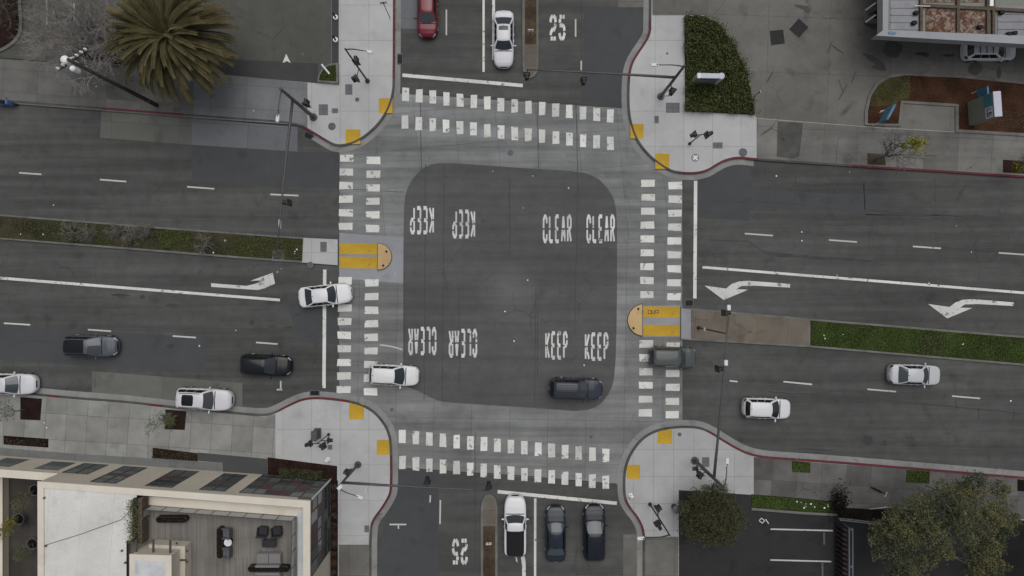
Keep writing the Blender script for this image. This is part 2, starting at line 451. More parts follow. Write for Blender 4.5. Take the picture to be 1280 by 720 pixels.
def wood_deck():
    t = NT('weathered deck boards'); v = t.coord()
    br = t.new('ShaderNodeTexBrick', offset=.5, offset_frequency=2)
    t.l.new(t.coord(rot=R(90)), br.inputs['Vector']); br.inputs['Scale'].default_value = 1
    br.inputs['Brick Width'].default_value = 3.2; br.inputs['Row Height'].default_value = .15
    br.inputs['Mortar Size'].default_value = .008
    br.inputs['Color1'].default_value = (.85, .85, .85, 1); br.inputs['Color2'].default_value = (1.15, 1.13, 1.12, 1); br.inputs['Mortar'].default_value = (.35, .35, .35, 1)
    f = t.math('MULTIPLY', br.outputs['Color'], t.rng(t.noise(v, .35, 3), .3, .7, .82, 1.18))
    t.l.new(t.scalecol(alb('6a6661'), f), t.b.inputs['Base Color']); t.b.inputs['Roughness'].default_value = .85
    return t.m
M['deck'] = wood_deck()
def rust():
    t = NT('rusted roof panel'); v = t.coord()
    q = t.rng(t.noise(v, 2.4, 5, .7), .46, .57, 0, 1)
    c = t.mix(q, alb('52301f'), alb('7a7268')); c = t.scalecol(c, t.rng(t.noise(v, 5, 4), .3, .7, .7, 1.2))
    t.l.new(c, t.b.inputs['Base Color']); t.b.inputs['Roughness'].default_value = .85
    return t.m
M['rust'] = rust()
M['leaf_palm'] = foliage('palm frond', (.16, .137, .065), (.26, .22, .115), (.125, .112, .052), .5)
M['leaf_dark'] = foliage('dark evergreen leaf', (.048, .052, .024), (.11, .106, .052), (.072, .076, .036), .9)
M['leaf_olive'] = foliage('olive leaf', (.11, .113, .05), (.20, .185, .085), (.09, .102, .058), .45)
M['leaf_yellow'] = foliage('yellow green leaf', (.20, .19, .02), (.30, .26, .03), (.14, .14, .02), .8)
M['leaf_grey'] = foliage('grey green leaf', (.10, .115, .07), (.17, .18, .11), (.12, .12, .08), .8)
M['leaf_hedge'] = foliage('groundcover leaf', (.055, .07, .022), (.12, .135, .046), (.075, .092, .028), .6)
M['leaf_weed'] = foliage('weed leaf', (.075, .105, .022), (.14, .165, .046), (.085, .09, .03), .5)
M['leaf_grass'] = foliage('grass blade', (.075, .125, .022), (.135, .185, .042), (.10, .125, .036), .4)
M['leaf_red'] = foliage('red shrub leaf', (.05, .014, .012), (.09, .03, .02), (.03, .03, .012), 1.4)
M['leaf_dry'] = foliage('dry leaf litter', (.09, .05, .03), (.16, .11, .06), (.06, .03, .02), .5)

# ------------------------------------------------------------------ roads and blocks
MB().poly([(-320, -320), (320, -320), (320, 320), (-320, 320)], -.06).build('ground', 'ground', kind='structure')
sheet('road', [(-400, -400), (1680, -400), (1680, 1120), (-400, 1120)], 0, 'asphalt')
sheet('street_surface', [(-400, 85), (424, 160), (424, 506), (300, 520), (-400, 480)], .004, 'asphalt_ew')
sheet('street_surface', [(853, 190), (1680, 240), (1680, 632), (853, 545)], .004, 'asphalt_ew')
sheet('cross_street_surface', [(480, -400), (830, -400), (786, 136), (497, 117), (480, 90)], .004, 'asphalt_ns')
sheet('cross_street_surface', [(440, 1120), (460, 640), (497, 584), (780, 606), (830, 660), (830, 1120)], .004, 'asphalt_ns')
sheet('road_concrete', [(424, 150), (480, 140), (497, 117), (786, 136), (800, 190), (853, 205), (853, 300), (853, 300.1), (424, 300.1)], .004, 'ring')
sheet('road_concrete', [(424, 300.1), (853, 300.1), (853, 545), (790, 560), (780, 606), (497, 584), (490, 550), (424, 500)], .004, 'ring_b')
sheet('road_concrete', [(424, 291), (505, 297), (505, 354), (424, 348)], .008, 'ring_light')
sheet('road_concrete', [(769, 327), (806, 330), (806, 428), (769, 426)], .008, 'ring_b')
cpts = [(504.5, 265), (507, 240), (516, 222), (534, 206), (556, 203), (610, 207), (680, 212), (722, 214), (746, 221), (762, 238), (770, 256), (771.5, 290), (771, 400), (769, 465), (764, 488), (750, 507), (728, 514.5), (690, 511.5), (600, 505.5), (556, 503), (542, 499), (524, 489), (504, 482), (504, 400)]
sheet('road_asphalt', cpts, .012, 'asphalt_mid', smooth_it=1)
P = [
 ('asphalt_dark', [(240, 181), (372, 190), (424, 190), (424, 236), (240, 227)]),
 ('asphalt_dark', [(-400, 375), (0, 405), (110, 413), (258, 422), (258, 466), (0, 450), (-400, 430)]),
 ('asphalt_dark', [(355, 365), (424, 372), (424, 430), (372, 428)]),
 ('pad', [(127, 138), (240, 148), (240, 181), (125, 172)]),
 ('pad_blue', [(240, 147.5), (372, 159), (372, 189.5), (240, 181)]),
 ('pad', [(115, 464), (194, 470), (303, 479), (303, 515), (115, 498)]),
 ('asphalt_dark', [(870, 208), (938, 208), (938, 276), (870, 272)]),
 ('asphalt_dark', [(876, 232), (1100, 246), (1100, 268), (876, 254)]),
 ('pad_blue', [(497, -60), (521, -60), (521, 36), (499, 36)]),
 ('walk_plain', [(773, -60), (815, -60), (815, 9), (773, 9)]),
 ('asphalt_dark', [(730, 10), (812, 10), (786, 80), (783, 133), (727, 128)]),
 ('walk_plain', [(779, 668), (806, 668), (806, 800), (779, 800)]),
 ('asphalt_dark', [(497, 586), (548, 590), (548, 800), (480, 800), (473, 690)]),
 ('asphalt_dark', [(318, 288), (424, 297), (424, 300), (316, 294)]),
]
for i, (m, p) in enumerate(P):
    sheet('pavement', p, .008 + .0004 * (i % 3), m)
# tar-sealed joints and cracks
seams = [
 ([(499, 585), (640, 594), (770, 605)], 1.6), ([(504, 116), (640, 124), (780, 134)], 1.0), ([(727, 0), (726, 90)], 1.3), ([(672, 100), (673, 215)], .8),
 ([(555, 205), (553, 500)], .9), ([(637, 225), (637, 315)], 1.2), ([(672, 380), (672, 470)], .9), ([(720, 110), (722, 240), (718, 420)], .9), ([(505, 340), (506, 440), (502, 470)], .8),
 ([(532, 205), (530, 500)], .9), ([(670, 360), (668, 505)], .9), ([(600, 315), (640, 318)], .9), ([(574, 360), (574, 480)], .9),
 ([(876, 251), (960, 253), (994, 255), (1050, 262)], 1.2), ([(994, 220), (994, 255)], 1.0), ([(1080, 230), (1081, 262), (1082, 268), (1230, 270)], 1.0), ([(1082, 268), (1170, 271)], 1.2), ([(1169, 224), (1168, 268)], 1.1),
 ([(1080, 226), (1081, 262)], 1.1), ([(1081, 262), (1168, 269), (1240, 273)], 1.1), ([(1175, 309), (1290, 318)], 1.0),
 ([(960, 490), (1040, 495), (1155, 505), (1280, 517)], 1.4), ([(1155, 505), (1155, 520)], 1.0), ([(1193, 480), (1196, 512)], .9), ([(1223, 510), (1223, 525)], 1.0), ([(1267, 512), (1267, 526)], 1.0),
 ([(886, 300), (935, 302), (960, 318), (1040, 325)], 1.6), ([(960, 316), (1090, 327)], 2.2), ([(720, 605), (720, 718), (780, 718)], .8), ([(594, 540), (594, 720)], .7),
 ([(525, 95), (527, 215)], 1.0), ([(424, 236), (505, 240)], .7), ([(850, 470), (890, 470)], .6), ([(0, 424), (120, 430)], .7), ([(424, 190), (424, 297)], .7), ([(854, 218), (853, 380)], .9),
]
mb = MB()
for line, w in seams:
    w_ = W(line); fine = []
    for a, b in zip(w_[:-1], w_[1:]):
        n = max(2, int(math.dist(a, b) / .6))
        for k in range(n): fine.append((a[0] + (b[0] - a[0]) * k / n + random.gauss(0, .018), a[1] + (b[1] - a[1]) * k / n + random.gauss(0, .018)))
    fine.append(w_[-1]); mb.ribbon(fine, w / 34, -w / 34, .0145)
mb.build('road_seam', 'seal', kind='structure')

NWK = [(494, -400), (494, 100), (492, 121), (486, 138), (476, 154), (462, 168), (447, 178), (432, 183), (419, 183), (408, 177), (390, 166), (371, 155), (300, 150), (232, 145), (0, 127), (-400, 98)]
NEK = [(1680, 248), (1280, 222), (945, 201), (925, 198), (910, 200), (897, 206), (885, 214), (870, 218), (850, 217.5), (835, 214), (815, 200), (801, 185), (792, 170), (786, 150), (784, 130), (784.5, 98), (788, 80), (795, 68), (804, 55), (810, 45), (812, 33), (812, -400)]
SWK = [(-400, 466), (0, 487), (81, 495.5), (160, 501), (207, 507), (310, 516.5), (330, 518), (343, 515), (360, 506), (379, 497.5), (396, 496), (420, 498), (440, 501), (456, 506), (470, 515), (481, 528), (487, 540), (490, 554), (490.5, 608), (488, 620), (478, 636), (468, 649), (464.5, 660), (464, 700), (464, 1120)]
SEK = [(803, 1120), (803.5, 690), (804, 664), (797, 648), (788, 637), (781.5, 627), (779, 615), (779, 592), (783, 575), (791, 560), (803, 546), (818, 537.5), (835, 533.5), (855, 532), (874, 533), (888, 539), (905, 550), (922, 560), (938, 567), (960, 571), (1010, 574), (1100, 581), (1280, 596), (1680, 632)]
KW = {}
def block(name, K, corner, mat):
    k = chaikin(W(K), 2); KW[name] = k
    MB().prism(k + W(corner), -.03, .15).build('sidewalk', mat, kind='structure')
    return k
k_nw = block('nw', NWK, [(-400, -400)], 'walk')
k_ne = block('ne', NEK, [(1680, -400)], 'walk')
k_sw = block('sw', SWK, [(-400, 1120)], 'walk')
k_se = block('se', SEK, [(1680, 1120)], 'walk_se')
def sub(k, test):
    runs = []; cur = []
    for p in k:
        if test(640 + p[0] * S, 360 - p[1] * S): cur.append(p)
        else:
            if len(cur) > 1: runs.append(cur)
            cur = []
    if len(cur) > 1: runs.append(cur)
    return runs
def dens(k, step=.35):
    out = []
    for a, b in zip(k[:-1], k[1:]):
        n = max(1, int(math.dist(a, b) / step))
        for i in range(n): out.append((a[0] + (b[0] - a[0]) * i / n, a[1] + (b[1] - a[1]) * i / n))
    out.append(k[-1]); return out
def kerbs(k, side, redtest, nice):
    """side: +1 when the sidewalk lies left of the line"""
    d = dens(k)
    MB().ribbon(d, side * .17, -side * .01, .172, -.02).build('kerb', 'kerb_dark', kind='structure')
    for run in sub(d, redtest):
        MB().ribbon(run, side * .15, -side * .018, .176, .01).build('kerb_red_paint', 'kerb_red', kind='structure')
    for run in sub(d, nice):
        MB().ribbon(run, -side * .012, -side * .52, .0165).build('gutter', 'gutter', kind='structure')
kerbs(k_nw, -1, lambda x, y: (x > 490 and y < 100) or (128 < x < 233 and y > 130) or (371 < x < 411 and y > 150), lambda x, y: x > 390)
kerbs(k_ne, -1, lambda x, y: (y < 103 and x < 815 and y > 22) or (850 < x < 952) or x > 1060, lambda x, y: x < 946)
kerbs(k_sw, -1, lambda x, y: (343 < x < 440 and y < 520) or (58 < x < 80) or (184 < x < 208) or (465 < x and 565 < y < 660), lambda x, y: True)
kerbs(k_se, -1, lambda x, y: (y > 622 and y < 668 and x < 810) or (x > 880), lambda x, y: True)

Z = .150
def over(i, mat, pts, name='sidewalk_surface'): return sheet(name, pts, Z + .004 * i, mat)
# corner with the palm
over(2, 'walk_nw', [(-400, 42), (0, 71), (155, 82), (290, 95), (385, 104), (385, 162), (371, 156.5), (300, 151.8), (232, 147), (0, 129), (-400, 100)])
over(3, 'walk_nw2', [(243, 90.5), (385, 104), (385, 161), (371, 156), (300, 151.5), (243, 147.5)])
over(1, 'lot', [(-400, -400), (415, -400), (415, 80), (404, 88), (398, 104.8), (290, 95), (155, 82), (0, 71), (-400, 42)], 'lot_pavement')
over(2, 'lot_dark', [(272, 74), (398, 80), (398, 104.8), (290, 95.2), (272, 93.4)], 'lot_pavement')
over(1, 'lot_dark', [(415.2, -400), (424, -400), (424, 80), (415.2, 80)], 'lot_pavement')
over(2, 'mulch', [(-80, -80), (27, -80), (29, 36), (25, 50), (0, 66), (-80, 90)], 'planting_ground')
over(3, 'darkbed', [(104, 52), (158, 58), (158, 83), (104, 78)], 'planting_ground')
MB().ribbon(chaikin(W([(26, -80), (27, 10), (29, 30), (27, 45), (18, 56), (0, 66), (-80, 95)])), .14, -.14, .28, .15).build('kerb', 'kerb', kind='structure')
MB().ribbon(W([(0, 71), (60, 75.5), (104, 79), (155, 82.5)]), .05, -.15, .30, .15).build('kerb', 'kerb_dark', kind='structure')
# corner with the filling station
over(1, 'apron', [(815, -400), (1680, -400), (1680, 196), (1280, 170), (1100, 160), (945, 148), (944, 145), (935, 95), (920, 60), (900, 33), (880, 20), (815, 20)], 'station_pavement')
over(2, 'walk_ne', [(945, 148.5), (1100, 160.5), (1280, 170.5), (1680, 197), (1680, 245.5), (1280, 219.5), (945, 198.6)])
over(3, 'kerb_dark', [(971, 152), (1003, 154.5), (998, 196), (990, 199), (970, 196)])
over(3, 'earth', [(1083, 192), (1105, 193), (1106, 207), (1083, 206)], 'planting_ground')
over(3, 'mulch', [(1252, 200), (1300, 203), (1300, 219), (1252, 216)], 'planting_ground')
st = []
for (x, y, rx, ry, a) in [(1115, 62, 12, 11, 0), (1092, 76, 4, 16, -60), (1098, 86, 9, 3, 10), (1150, 68, 8, 2, 0), (1156, 69, 4, 3, 0), (1185, 70, 8, 1.6, 0), (1218, 86, 10, 8, 0), (1216, 76, 6, 5, 0), (1247, 92, 3, 8, 0), (1045, 62, 1, 11, 125), (1036, 60, .8, 9, 20), (1066, 97, .8, 10, 20), (1053, 115, 1, 13, 28), (1050, 108, .8, 9, -20), (1002, 10, 10, 2.5, 15), (1008, 13, 4, 5, -20), (1250, 70, 12, 6, 0), (1090, 25, 12, 12, 0), (962, 96, 1.2, 9, 30)]:
    pts = []
    for k in range(18):
        t = 2 * math.pi * k / 18; q = 1 + random.uniform(-.16, .16); c, s_ = math.cos(R(a)), math.sin(R(a))
        u, v = rx * q * math.cos(t), ry * q * math.sin(t); pts.append((x + u * c - v * s_, y + u * s_ + v * c))
    st.append(chaikin(W(pts), 2, True))
mb = MB()
for i, p in enumerate(st): mb.poly(p, Z + .008 + .0005 * i)
mb.build('pavement_stain', 'stain', kind='structure')
st = MB()
for i, (x, y, rx, ry, a) in enumerate([(1085, 551, 7, 6, 0), (1106, 554, 3, 4, 0), (925, 552, 1.2, 6, 15), (922, 559, 5, 1.2, 20), (1020, 562, 22, 1.3, 3), (1015, 566, 14, .9, 3), (1040, 323, 40, 1.6, 3), (990, 320, 22, 2.4, 3), (216, 382, 9, 2.2, 4), (150, 369, 12, 2, 4), (178, 371, 3, 2.5, 0), (213, 433, 5, 3, 0), (315, 403, 3, 3, 0), (340, 408, 5, 1.3, 0), (362, 409, 5, 1.5, 0), (372, 394, 4, 1.2, 0), (250, 340, 1.5, 2, 0), (1046, 470, 2, 1.5, 0), (905, 420, 2, 2, 0)]):
    pts = []
    for k in range(18):
        t = 2 * math.pi * k / 18; q = 1 + random.uniform(-.25, .25); c, s_ = math.cos(R(a)), math.sin(R(a)); u, v = rx * q * math.cos(t), ry * q * math.sin(t); pts.append((x + u * c - v * s_, y + u * s_ + v * c))
    st.poly(chaikin(W(pts), 2, True), .0135 + .00006 * i)
st.build('road_stain', 'lot_dark', kind='structure')
# corner with the roof-deck building
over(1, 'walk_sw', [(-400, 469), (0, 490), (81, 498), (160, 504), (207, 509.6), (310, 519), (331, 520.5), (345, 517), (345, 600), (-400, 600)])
over(2, 'podium', [(-400, 545), (0, 559), (88, 566), (279, 578), (279, 700), (-400, 700)])
over(3, 'asphalt_dark', [(248, 565), (335, 573), (335, 660), (279.3, 660), (279.3, 577.8), (248, 575.5)], 'lot_pavement')
over(2, 'mulch', [(335.2, 571), (422, 582), (422, 660), (335.2, 660)], 'planting_ground')
over(3, 'mulch', [(27, 496), (54, 498), (52, 525), (27, 524)], 'planting_ground')
over(3, 'mulch', [(208, 511.5), (234, 513.5), (232, 537), (207, 536)], 'planting_ground')
over(3, 'darkbed', [(6, 544), (62, 548), (62, 559), (6, 555)], 'planting_ground')
over(4, 'mulch', [(192, 559), (248, 566), (248, 576), (192, 572)], 'planting_ground')
over(3, 'mulch', [(411, 598), (423, 600), (423, 1100), (411, 1100)], 'planting_ground')
over(1, 'walk_plain', [(424, 680), (462, 680), (462, 1100), (424, 1100)])
# corner with the parking lot
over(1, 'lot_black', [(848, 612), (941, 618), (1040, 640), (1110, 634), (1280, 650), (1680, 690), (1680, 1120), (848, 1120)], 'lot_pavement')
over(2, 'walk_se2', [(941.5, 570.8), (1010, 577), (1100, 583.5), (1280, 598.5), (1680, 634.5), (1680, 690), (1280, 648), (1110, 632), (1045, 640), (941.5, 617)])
over(1, 'walk_plain', [(806, 670), (847.5, 670), (847.5, 1100), (805.8, 1100)])
over(3, 'darkbed', [(1040, 633), (1108, 637), (1106, 653), (1046, 650)], 'planting_ground')
over(3, 'turf', [(938, 617), (1000, 622), (1040, 626), (1046, 641), (938, 634)], 'planting_ground')
over(3, 'turf', [(989, 575.8), (1012, 577), (1012, 590.5), (989, 589.5)], 'planting_ground')
over(3, 'turf', [(1132, 586.5), (1161, 588.8), (1160, 604), (1131, 602)], 'planting_ground')
over(3, 'darkbed', [(1270, 598.5), (1300, 601), (1300, 615), (1270, 613)], 'planting_ground')
over(3, 'walk_plain', [(1055, 614), (1110, 616), (1110, 631), (1055, 635)])
MB().ribbon(W([(938, 635), (1000, 640), (1046, 642.5)]), .1, -.1, .30, .15).build('kerb', 'kerb', kind='structure')

# ------------------------------------------------------------------ medians
MW = [(-400, 242), (0, 268), (200, 284), (378, 297), (423, 299), (423, 332), (378, 328.5), (300, 323), (150, 311), (0, 299), (-400, 270)]
slab('median', MW, -.02, .15, 'kerb')
sheet('planting_ground', [(-400, 244), (0, 270), (200, 286), (379, 299), (378, 326), (300, 320.5), (150, 308.5), (0, 297), (-400, 268)], .156, 'medsoil')
sheet('sidewalk_surface', [(380, 297.5), (422.5, 299.5), (422.5, 331.5), (378.5, 328)], .158, 'walk')
sheet('median_pad', [(424, 303), (472, 303.5), (472, 337.5), (424, 336)], .020, 'ring_light')
ME = [(850.5, 384), (1012, 398), (1280, 420), (1680, 452), (1680, 492), (1280, 457), (1012, 434), (850.5, 424.5)]
slab('median', ME, -.02, .15, 'kerb')
sheet('sidewalk_surface', [(852, 386.5), (1010, 400), (1010, 431.5), (852, 422)], .156, 'brownpad')
sheet('sidewalk_surface', [(851, 385.5), (863, 386.5), (863, 423.5), (851, 423)], .160, 'ring_light')
sheet('planting_ground', [(1012, 400.5), (1280, 422.5), (1680, 454), (1680, 490), (1280, 454.5), (1012, 431.5)], .158, 'turf')
sheet('median_pad', [(802, 382), (850, 382), (850, 421), (802, 421)], .020, 'ring_light')
for pts, in (([(472, 303.5), (480, 305), (487, 310.5), (491, 320), (488, 330), (481, 336.5), (472, 338)],), ([(803, 379), (794, 382), (787, 389), (783, 400), (787, 411), (794, 418), (803, 420.5)],)):
    w = chaikin(W(pts), 2)
    MB().prism(w, -.02, .14).build('median_nose', 'kerb_dark', kind='structure')
    c = (sum(p[0] for p in w) / len(w), sum(p[1] for p in w) / len(w))
    MB().prism([(c[0] + (p[0] - c[0]) * .93, c[1] + (p[1] - c[1]) * .95) for p in w], .1, .158).build('median_nose', 'nose', kind='structure')
N_ = [(653, -400), (653, 80), (654, 90), (658, 96), (663, 98.5), (668, 96), (672, 90), (673, 80), (673, -400)]
S_ = [(601, 1120), (601, 636), (602.5, 625), (606.5, 619), (611.5, 617), (616.5, 619), (620.5, 625), (622, 636), (622, 1120)]
for pts in (N_, S_):
    w = W(pts); MB().prism(w, -.02, .15).build('median', 'kerb', kind='structure')
sheet('sidewalk_surface', [(655, 56), (671, 56), (670.5, 86), (667, 93), (663, 95.5), (659, 93), (655.5, 86)], .156, 'tanpad')
sheet('planting_ground', [(656, -400), (670.5, -400), (670.5, 56), (656, 56)], .156, 'soil')
sheet('sidewalk_surface', [(603.5, 657), (604, 634), (606, 625), (611.5, 620), (617, 625), (619.5, 634), (620, 657)], .156, 'tanpad')
sheet('planting_ground', [(604, 657), (619, 657), (619, 1120), (604, 1120)], .156, 'soil')
# planting island of the station
isl = [(1079, 157), (1079, 140), (1084, 120), (1093, 104), (1108, 95), (1130, 92), (1200, 95), (1270, 102), (1340, 112), (1400, 130), (1400, 178), (1192, 166), (1192, 134), (1127, 130), (1124, 159)]
slab('planting_kerb', isl, .1, .27, 'kerb')
isl2 = [(1083, 155), (1083, 140), (1087, 122), (1096, 107), (1110, 98.5), (1130, 95.5), (1200, 98.5), (1270, 105.5), (1338, 115.5), (1397, 133), (1397, 174), (1196, 162.5), (1196, 131), (1124, 126.5), (1121, 155.5)]
sheet('planting_ground', isl2, .276, 'mulch_brown')
sheet('planting_ground', [(1086, 125), (1096, 107), (1110, 99), (1136, 96.5), (1134, 124), (1122, 126), (1118, 132), (1086, 134)], .280, 'mulch_olive')

# ------------------------------------------------------------------ painted markings
ZM = .0165
def bars(name, lst, w, h, mat='white'):
    mb = MB()
    for x, y in lst:
        j = lambda: random.uniform(-.5, .5)
        mb.poly(W([(x - w / 2 + j(), y - h / 2 + j()), (x + w / 2 + j(), y - h / 2 + j()), (x + w / 2 + j(), y + h / 2 + j()), (x - w / 2 + j(), y + h / 2 + j())]), ZM)
    return mb.build(name, mat, kind='structure')
bars('road_crosswalk_marking', [(507 + 17.05 * i, 118 + 1.8 * i) for i in range(16)] + [(506.5 + 17.1 * i, 152.5 + 1.78 * i) for i in range(16)], 8.4, 16.4)
bars('road_crosswalk_marking', [(503 + 16.95 * i, 545.5 + 1.58 * i) for i in range(16)] + [(503 + 16.95 * i, 578 + 1.66 * i) for i in range(16)], 8.4, 16.8)
ys = [198 + 17 * i for i in range(18) if i not in (6, 7, 8)]
bars('road_crosswalk_marking', [(433.3 - (y - 198) * .0125, y) for y in ys] + [(467 - (y - 198) * .0135, y + 2.7) for y in ys], 17, 9)
ys = [229.3 + 17.35 * i for i in range(9)] + [430 + 17.2 * i for i in range(6)]
bars('road_crosswalk_marking', [(810 - (y - 229) * .011, y) for y in ys] + [(844 - (y - 229) * .013, y + 2.6) for y in ys], 17, 9)
def line_(pts, w, mat='white', name='road_lane_marking'):
    return MB().ribbon(W(pts), w / 28, -w / 28, ZM + .001).build(name, mat, kind='structure')
for p in ([(503, 94), (653.5, 107)], [(622, 614.5), (771, 629)], [(406, 337), (405, 485)], [(869.5, 226), (868.5, 373)]): line_(p, 4.3, 'white', 'road_stop_marking')
for p, w in (([(-200, 332), (0, 347.5), (350, 375)], 3.4), ([(878, 334), (1280, 366), (1500, 384)], 3.2), ([(604.5, -200), (604.5, 90)], 2.8), ([(617, -200), (617, 75)], 3.6), ([(669, 623), (668.5, 900)], 3)): line_(p, w)
dash = [[(24, 216), (52, 218)], [(125, 224.5), (158, 227)], [(234, 233.5), (268, 236)], [(338, 243), (373, 244.5)], [(5, 404), (38, 406)], [(110, 412), (139, 414)], [(216, 420), (245, 422)], [(320, 428), (347, 430)],
        [(931, 292), (966, 294.5)], [(1036, 300), (1071, 302.5)], [(1141, 308), (1176, 310.5)], [(1248, 316), (1283, 318.5)], [(979, 477), (1015, 480.5)], [(1084, 486.5), (1120, 489.5)], [(1190, 495), (1225, 498)], [(912, 476), (922, 477)],
        [(558, 12), (558, 44)], [(719.5, 24), (719.5, 46)], [(726.5, 76), (726.5, 88)], [(550.5, 625), (550, 655)], [(538, 619), (537.5, 628)], [(487, 655.5), (508, 655.5)], [(498, 656), (498, 661)], [(346, 487), (353, 487)], [(351, 476), (351, 487)]]
mb = MB()
for p in dash: mb.ribbon(W(p), 1.9 / 28, -1.9 / 28, ZM + .001)
mb.build('road_lane_marking', 'white_thin', kind='structure')
line_(chaikin([(475, 431), (490, 433), (503, 437)], 2), 1.8, 'white_thin')
# turn arrows
arr = [(1267, 378), (1267, 382.5), (1222, 380), (1206, 380.5), (1200, 384.5), (1215, 385), (1184, 398), (1160, 380), (1187, 383.7), (1194, 378), (1203, 374.8), (1215, 374), (1240, 375.8)]
sheet('road_arrow_marking', arr, ZM + .002, 'white'); sheet('road_arrow_marking', [(x - 279.5, y - 23) for x, y in arr], ZM + .002, 'white')
sheet('road_arrow_marking', [(264, 354), (264, 358.5), (300, 361), (322, 362.5), (332, 360), (344, 354.5), (341, 341), (313, 351), (328, 350.5), (320, 354.5), (308, 357.3), (290, 356)], ZM + .002, 'white')
sheet('road_arrow_marking', [(650, 690), (655, 692), (657, 702), (657.5, 740), (653, 740), (652.5, 706)], ZM + .002, 'white')
sheet('road_arrow_marking', [(643.5, 690), (645.5, 691), (647, 703.5), (645, 701)], ZM + .002, 'white')
# stencilled words
LET = {
 'K': [[(0, 0), (0, .46)], [(0, .53), (0, 1)], [(.95, 1), (.25, .54)], [(.25, .46), (.95, 0)]],
 'E': [[(0, 0), (0, .46)], [(0, .53), (0, 1)], [(.0, 1), (.9, 1)], [(.0, .5), (.75, .5)], [(0, 0), (.9, 0)]],
 'P': [[(0, 0), (0, .46)], [(0, .53), (0, 1)], [(0, 1), (.6, 1), (.9, .88), (.9, .78)], [(.9, .72), (.9, .6), (.6, .48), (.2, .48)]],
 'C': [[(.9, .72), (.9, .88), (.6, 1), (.3, 1), (0, .86), (0, .53)], [(0, .46), (0, .14), (.3, 0), (.6, 0), (.9, .12), (.9, .28)]],
 'L': [[(0, 0), (0, .46)], [(0, .53), (0, 1)], [(0, 0), (.9, 0)]],
 'A': [[(0, 0), (.2, .46)], [(.24, .53), (.48, 1)], [(.95, 0), (.76, .46)], [(.72, .53), (.48, 1)], [(.25, .3), (.7, .3)]],
 'R': [[(0, 0), (0, .46)], [(0, .53), (0, 1)], [(0, 1), (.6, 1), (.9, .88), (.9, .6), (.6, .5), (.2, .5)], [(.45, .46), (.95, 0)]],
 '2': [[(0, .72), (.1, .88), (.42, 1)], [(.54, 1), (.85, .9), (.95, .72)], [(.95, .65), (.8, .5), (.52, .36)], [(.45, .46), (.1, .3), (.04, .18)], [(.02, .04), (.45, .04)], [(.55, .04), (.98, .04)]],
 '5': [[(.05, .95), (.48, .95)], [(.58, .95), (.98, .95)], [(.12, .85), (.12, .7)], [(.05, .58), (.5, .6)], [(.5, .62), (.85, .52), (.96, .36)], [(.96, .29), (.8, .1), (.52, 0)], [(.44, 0), (.15, .1), (.02, .27)]],
}
def word(txt, x0, y0, x1, y1, flip=False, sw=2.05, gap=.16, ys=2.4):
    mb = MB(); n = len(txt); cw = (x1 - x0) / (n - gap); lw = cw * (1 - gap) - sw; hh = (y1 - y0) / ys
    for i, ch in enumerate(txt):
        for st in LET[ch]:
            pts = [(i * cw + sw / 2 + u * lw, v * (hh - sw) + sw / 2) for u, v in st]
            L = offset(pts, sw / 2); Rr = offset(pts, -sw / 2)
            for k in range(len(pts) - 1):
                q = [L[k], L[k + 1], Rr[k + 1], Rr[k]]
                o = []
                for a, b in q:
                    X, Y = (x0 + a, y1 - b * ys)
                    if flip: X, Y = x0 + x1 - X, y0 + y1 - Y
                    o.append((X, Y))
                mb.poly(W(o), ZM + .001 + .0002 * (k % 2) + .0004 * (LET[ch].index(st) % 3))
    return mb.build('road_word_marking', 'white_word', kind='structure')
word('KEEP', 512, 257.5, 542.5, 293, True); word('KEEP', 565, 262, 594, 298, True)
word('CLEAR', 678.5, 268, 715, 304); word('CLEAR', 733, 268, 769, 304)
word('CLEAR', 510, 408.5, 545.5, 444, True); word('CLEAR', 560.5, 411, 596.5, 447, True)
word('KEEP', 681.5, 414, 710, 449.5); word('KEEP', 731, 415.5, 761, 451)
word('25', 686.5, 17, 707.5, 52, False, 3.0, .1, 1.7); word('25', 564.5, 672, 585, 707, True, 3.0, .1, 1.7)
# lot paint
mb = MB()
for p in ([(962, 660.5), (1040, 662.5)], [(962, 699), (1038, 701)], [(60, -60), (60, 31)], [(93.5, -60), (94, 32)]): mb.ribbon(W(p), .065, -.065, .171)
mb.build('road_bay_marking', 'white_thin', kind='structure')
sheet('road_arrow_marking', [(354, 79.5), (358.5, 68), (364, 79.5), (359.5, 77)], .171, 'white')
line_([(951, 648), (955, 654)], .8, 'white_thin')
mb = MB()   # worn wheelchair symbol
for p in ([(948, 650), (951, 647), (955, 650), (952, 653), (948, 650)], [(956, 648), (960, 654)]): mb.ribbon(W(p), .04, -.04, .171)
mb.build('road_symbol_marking', 'white_thin', kind='structure')
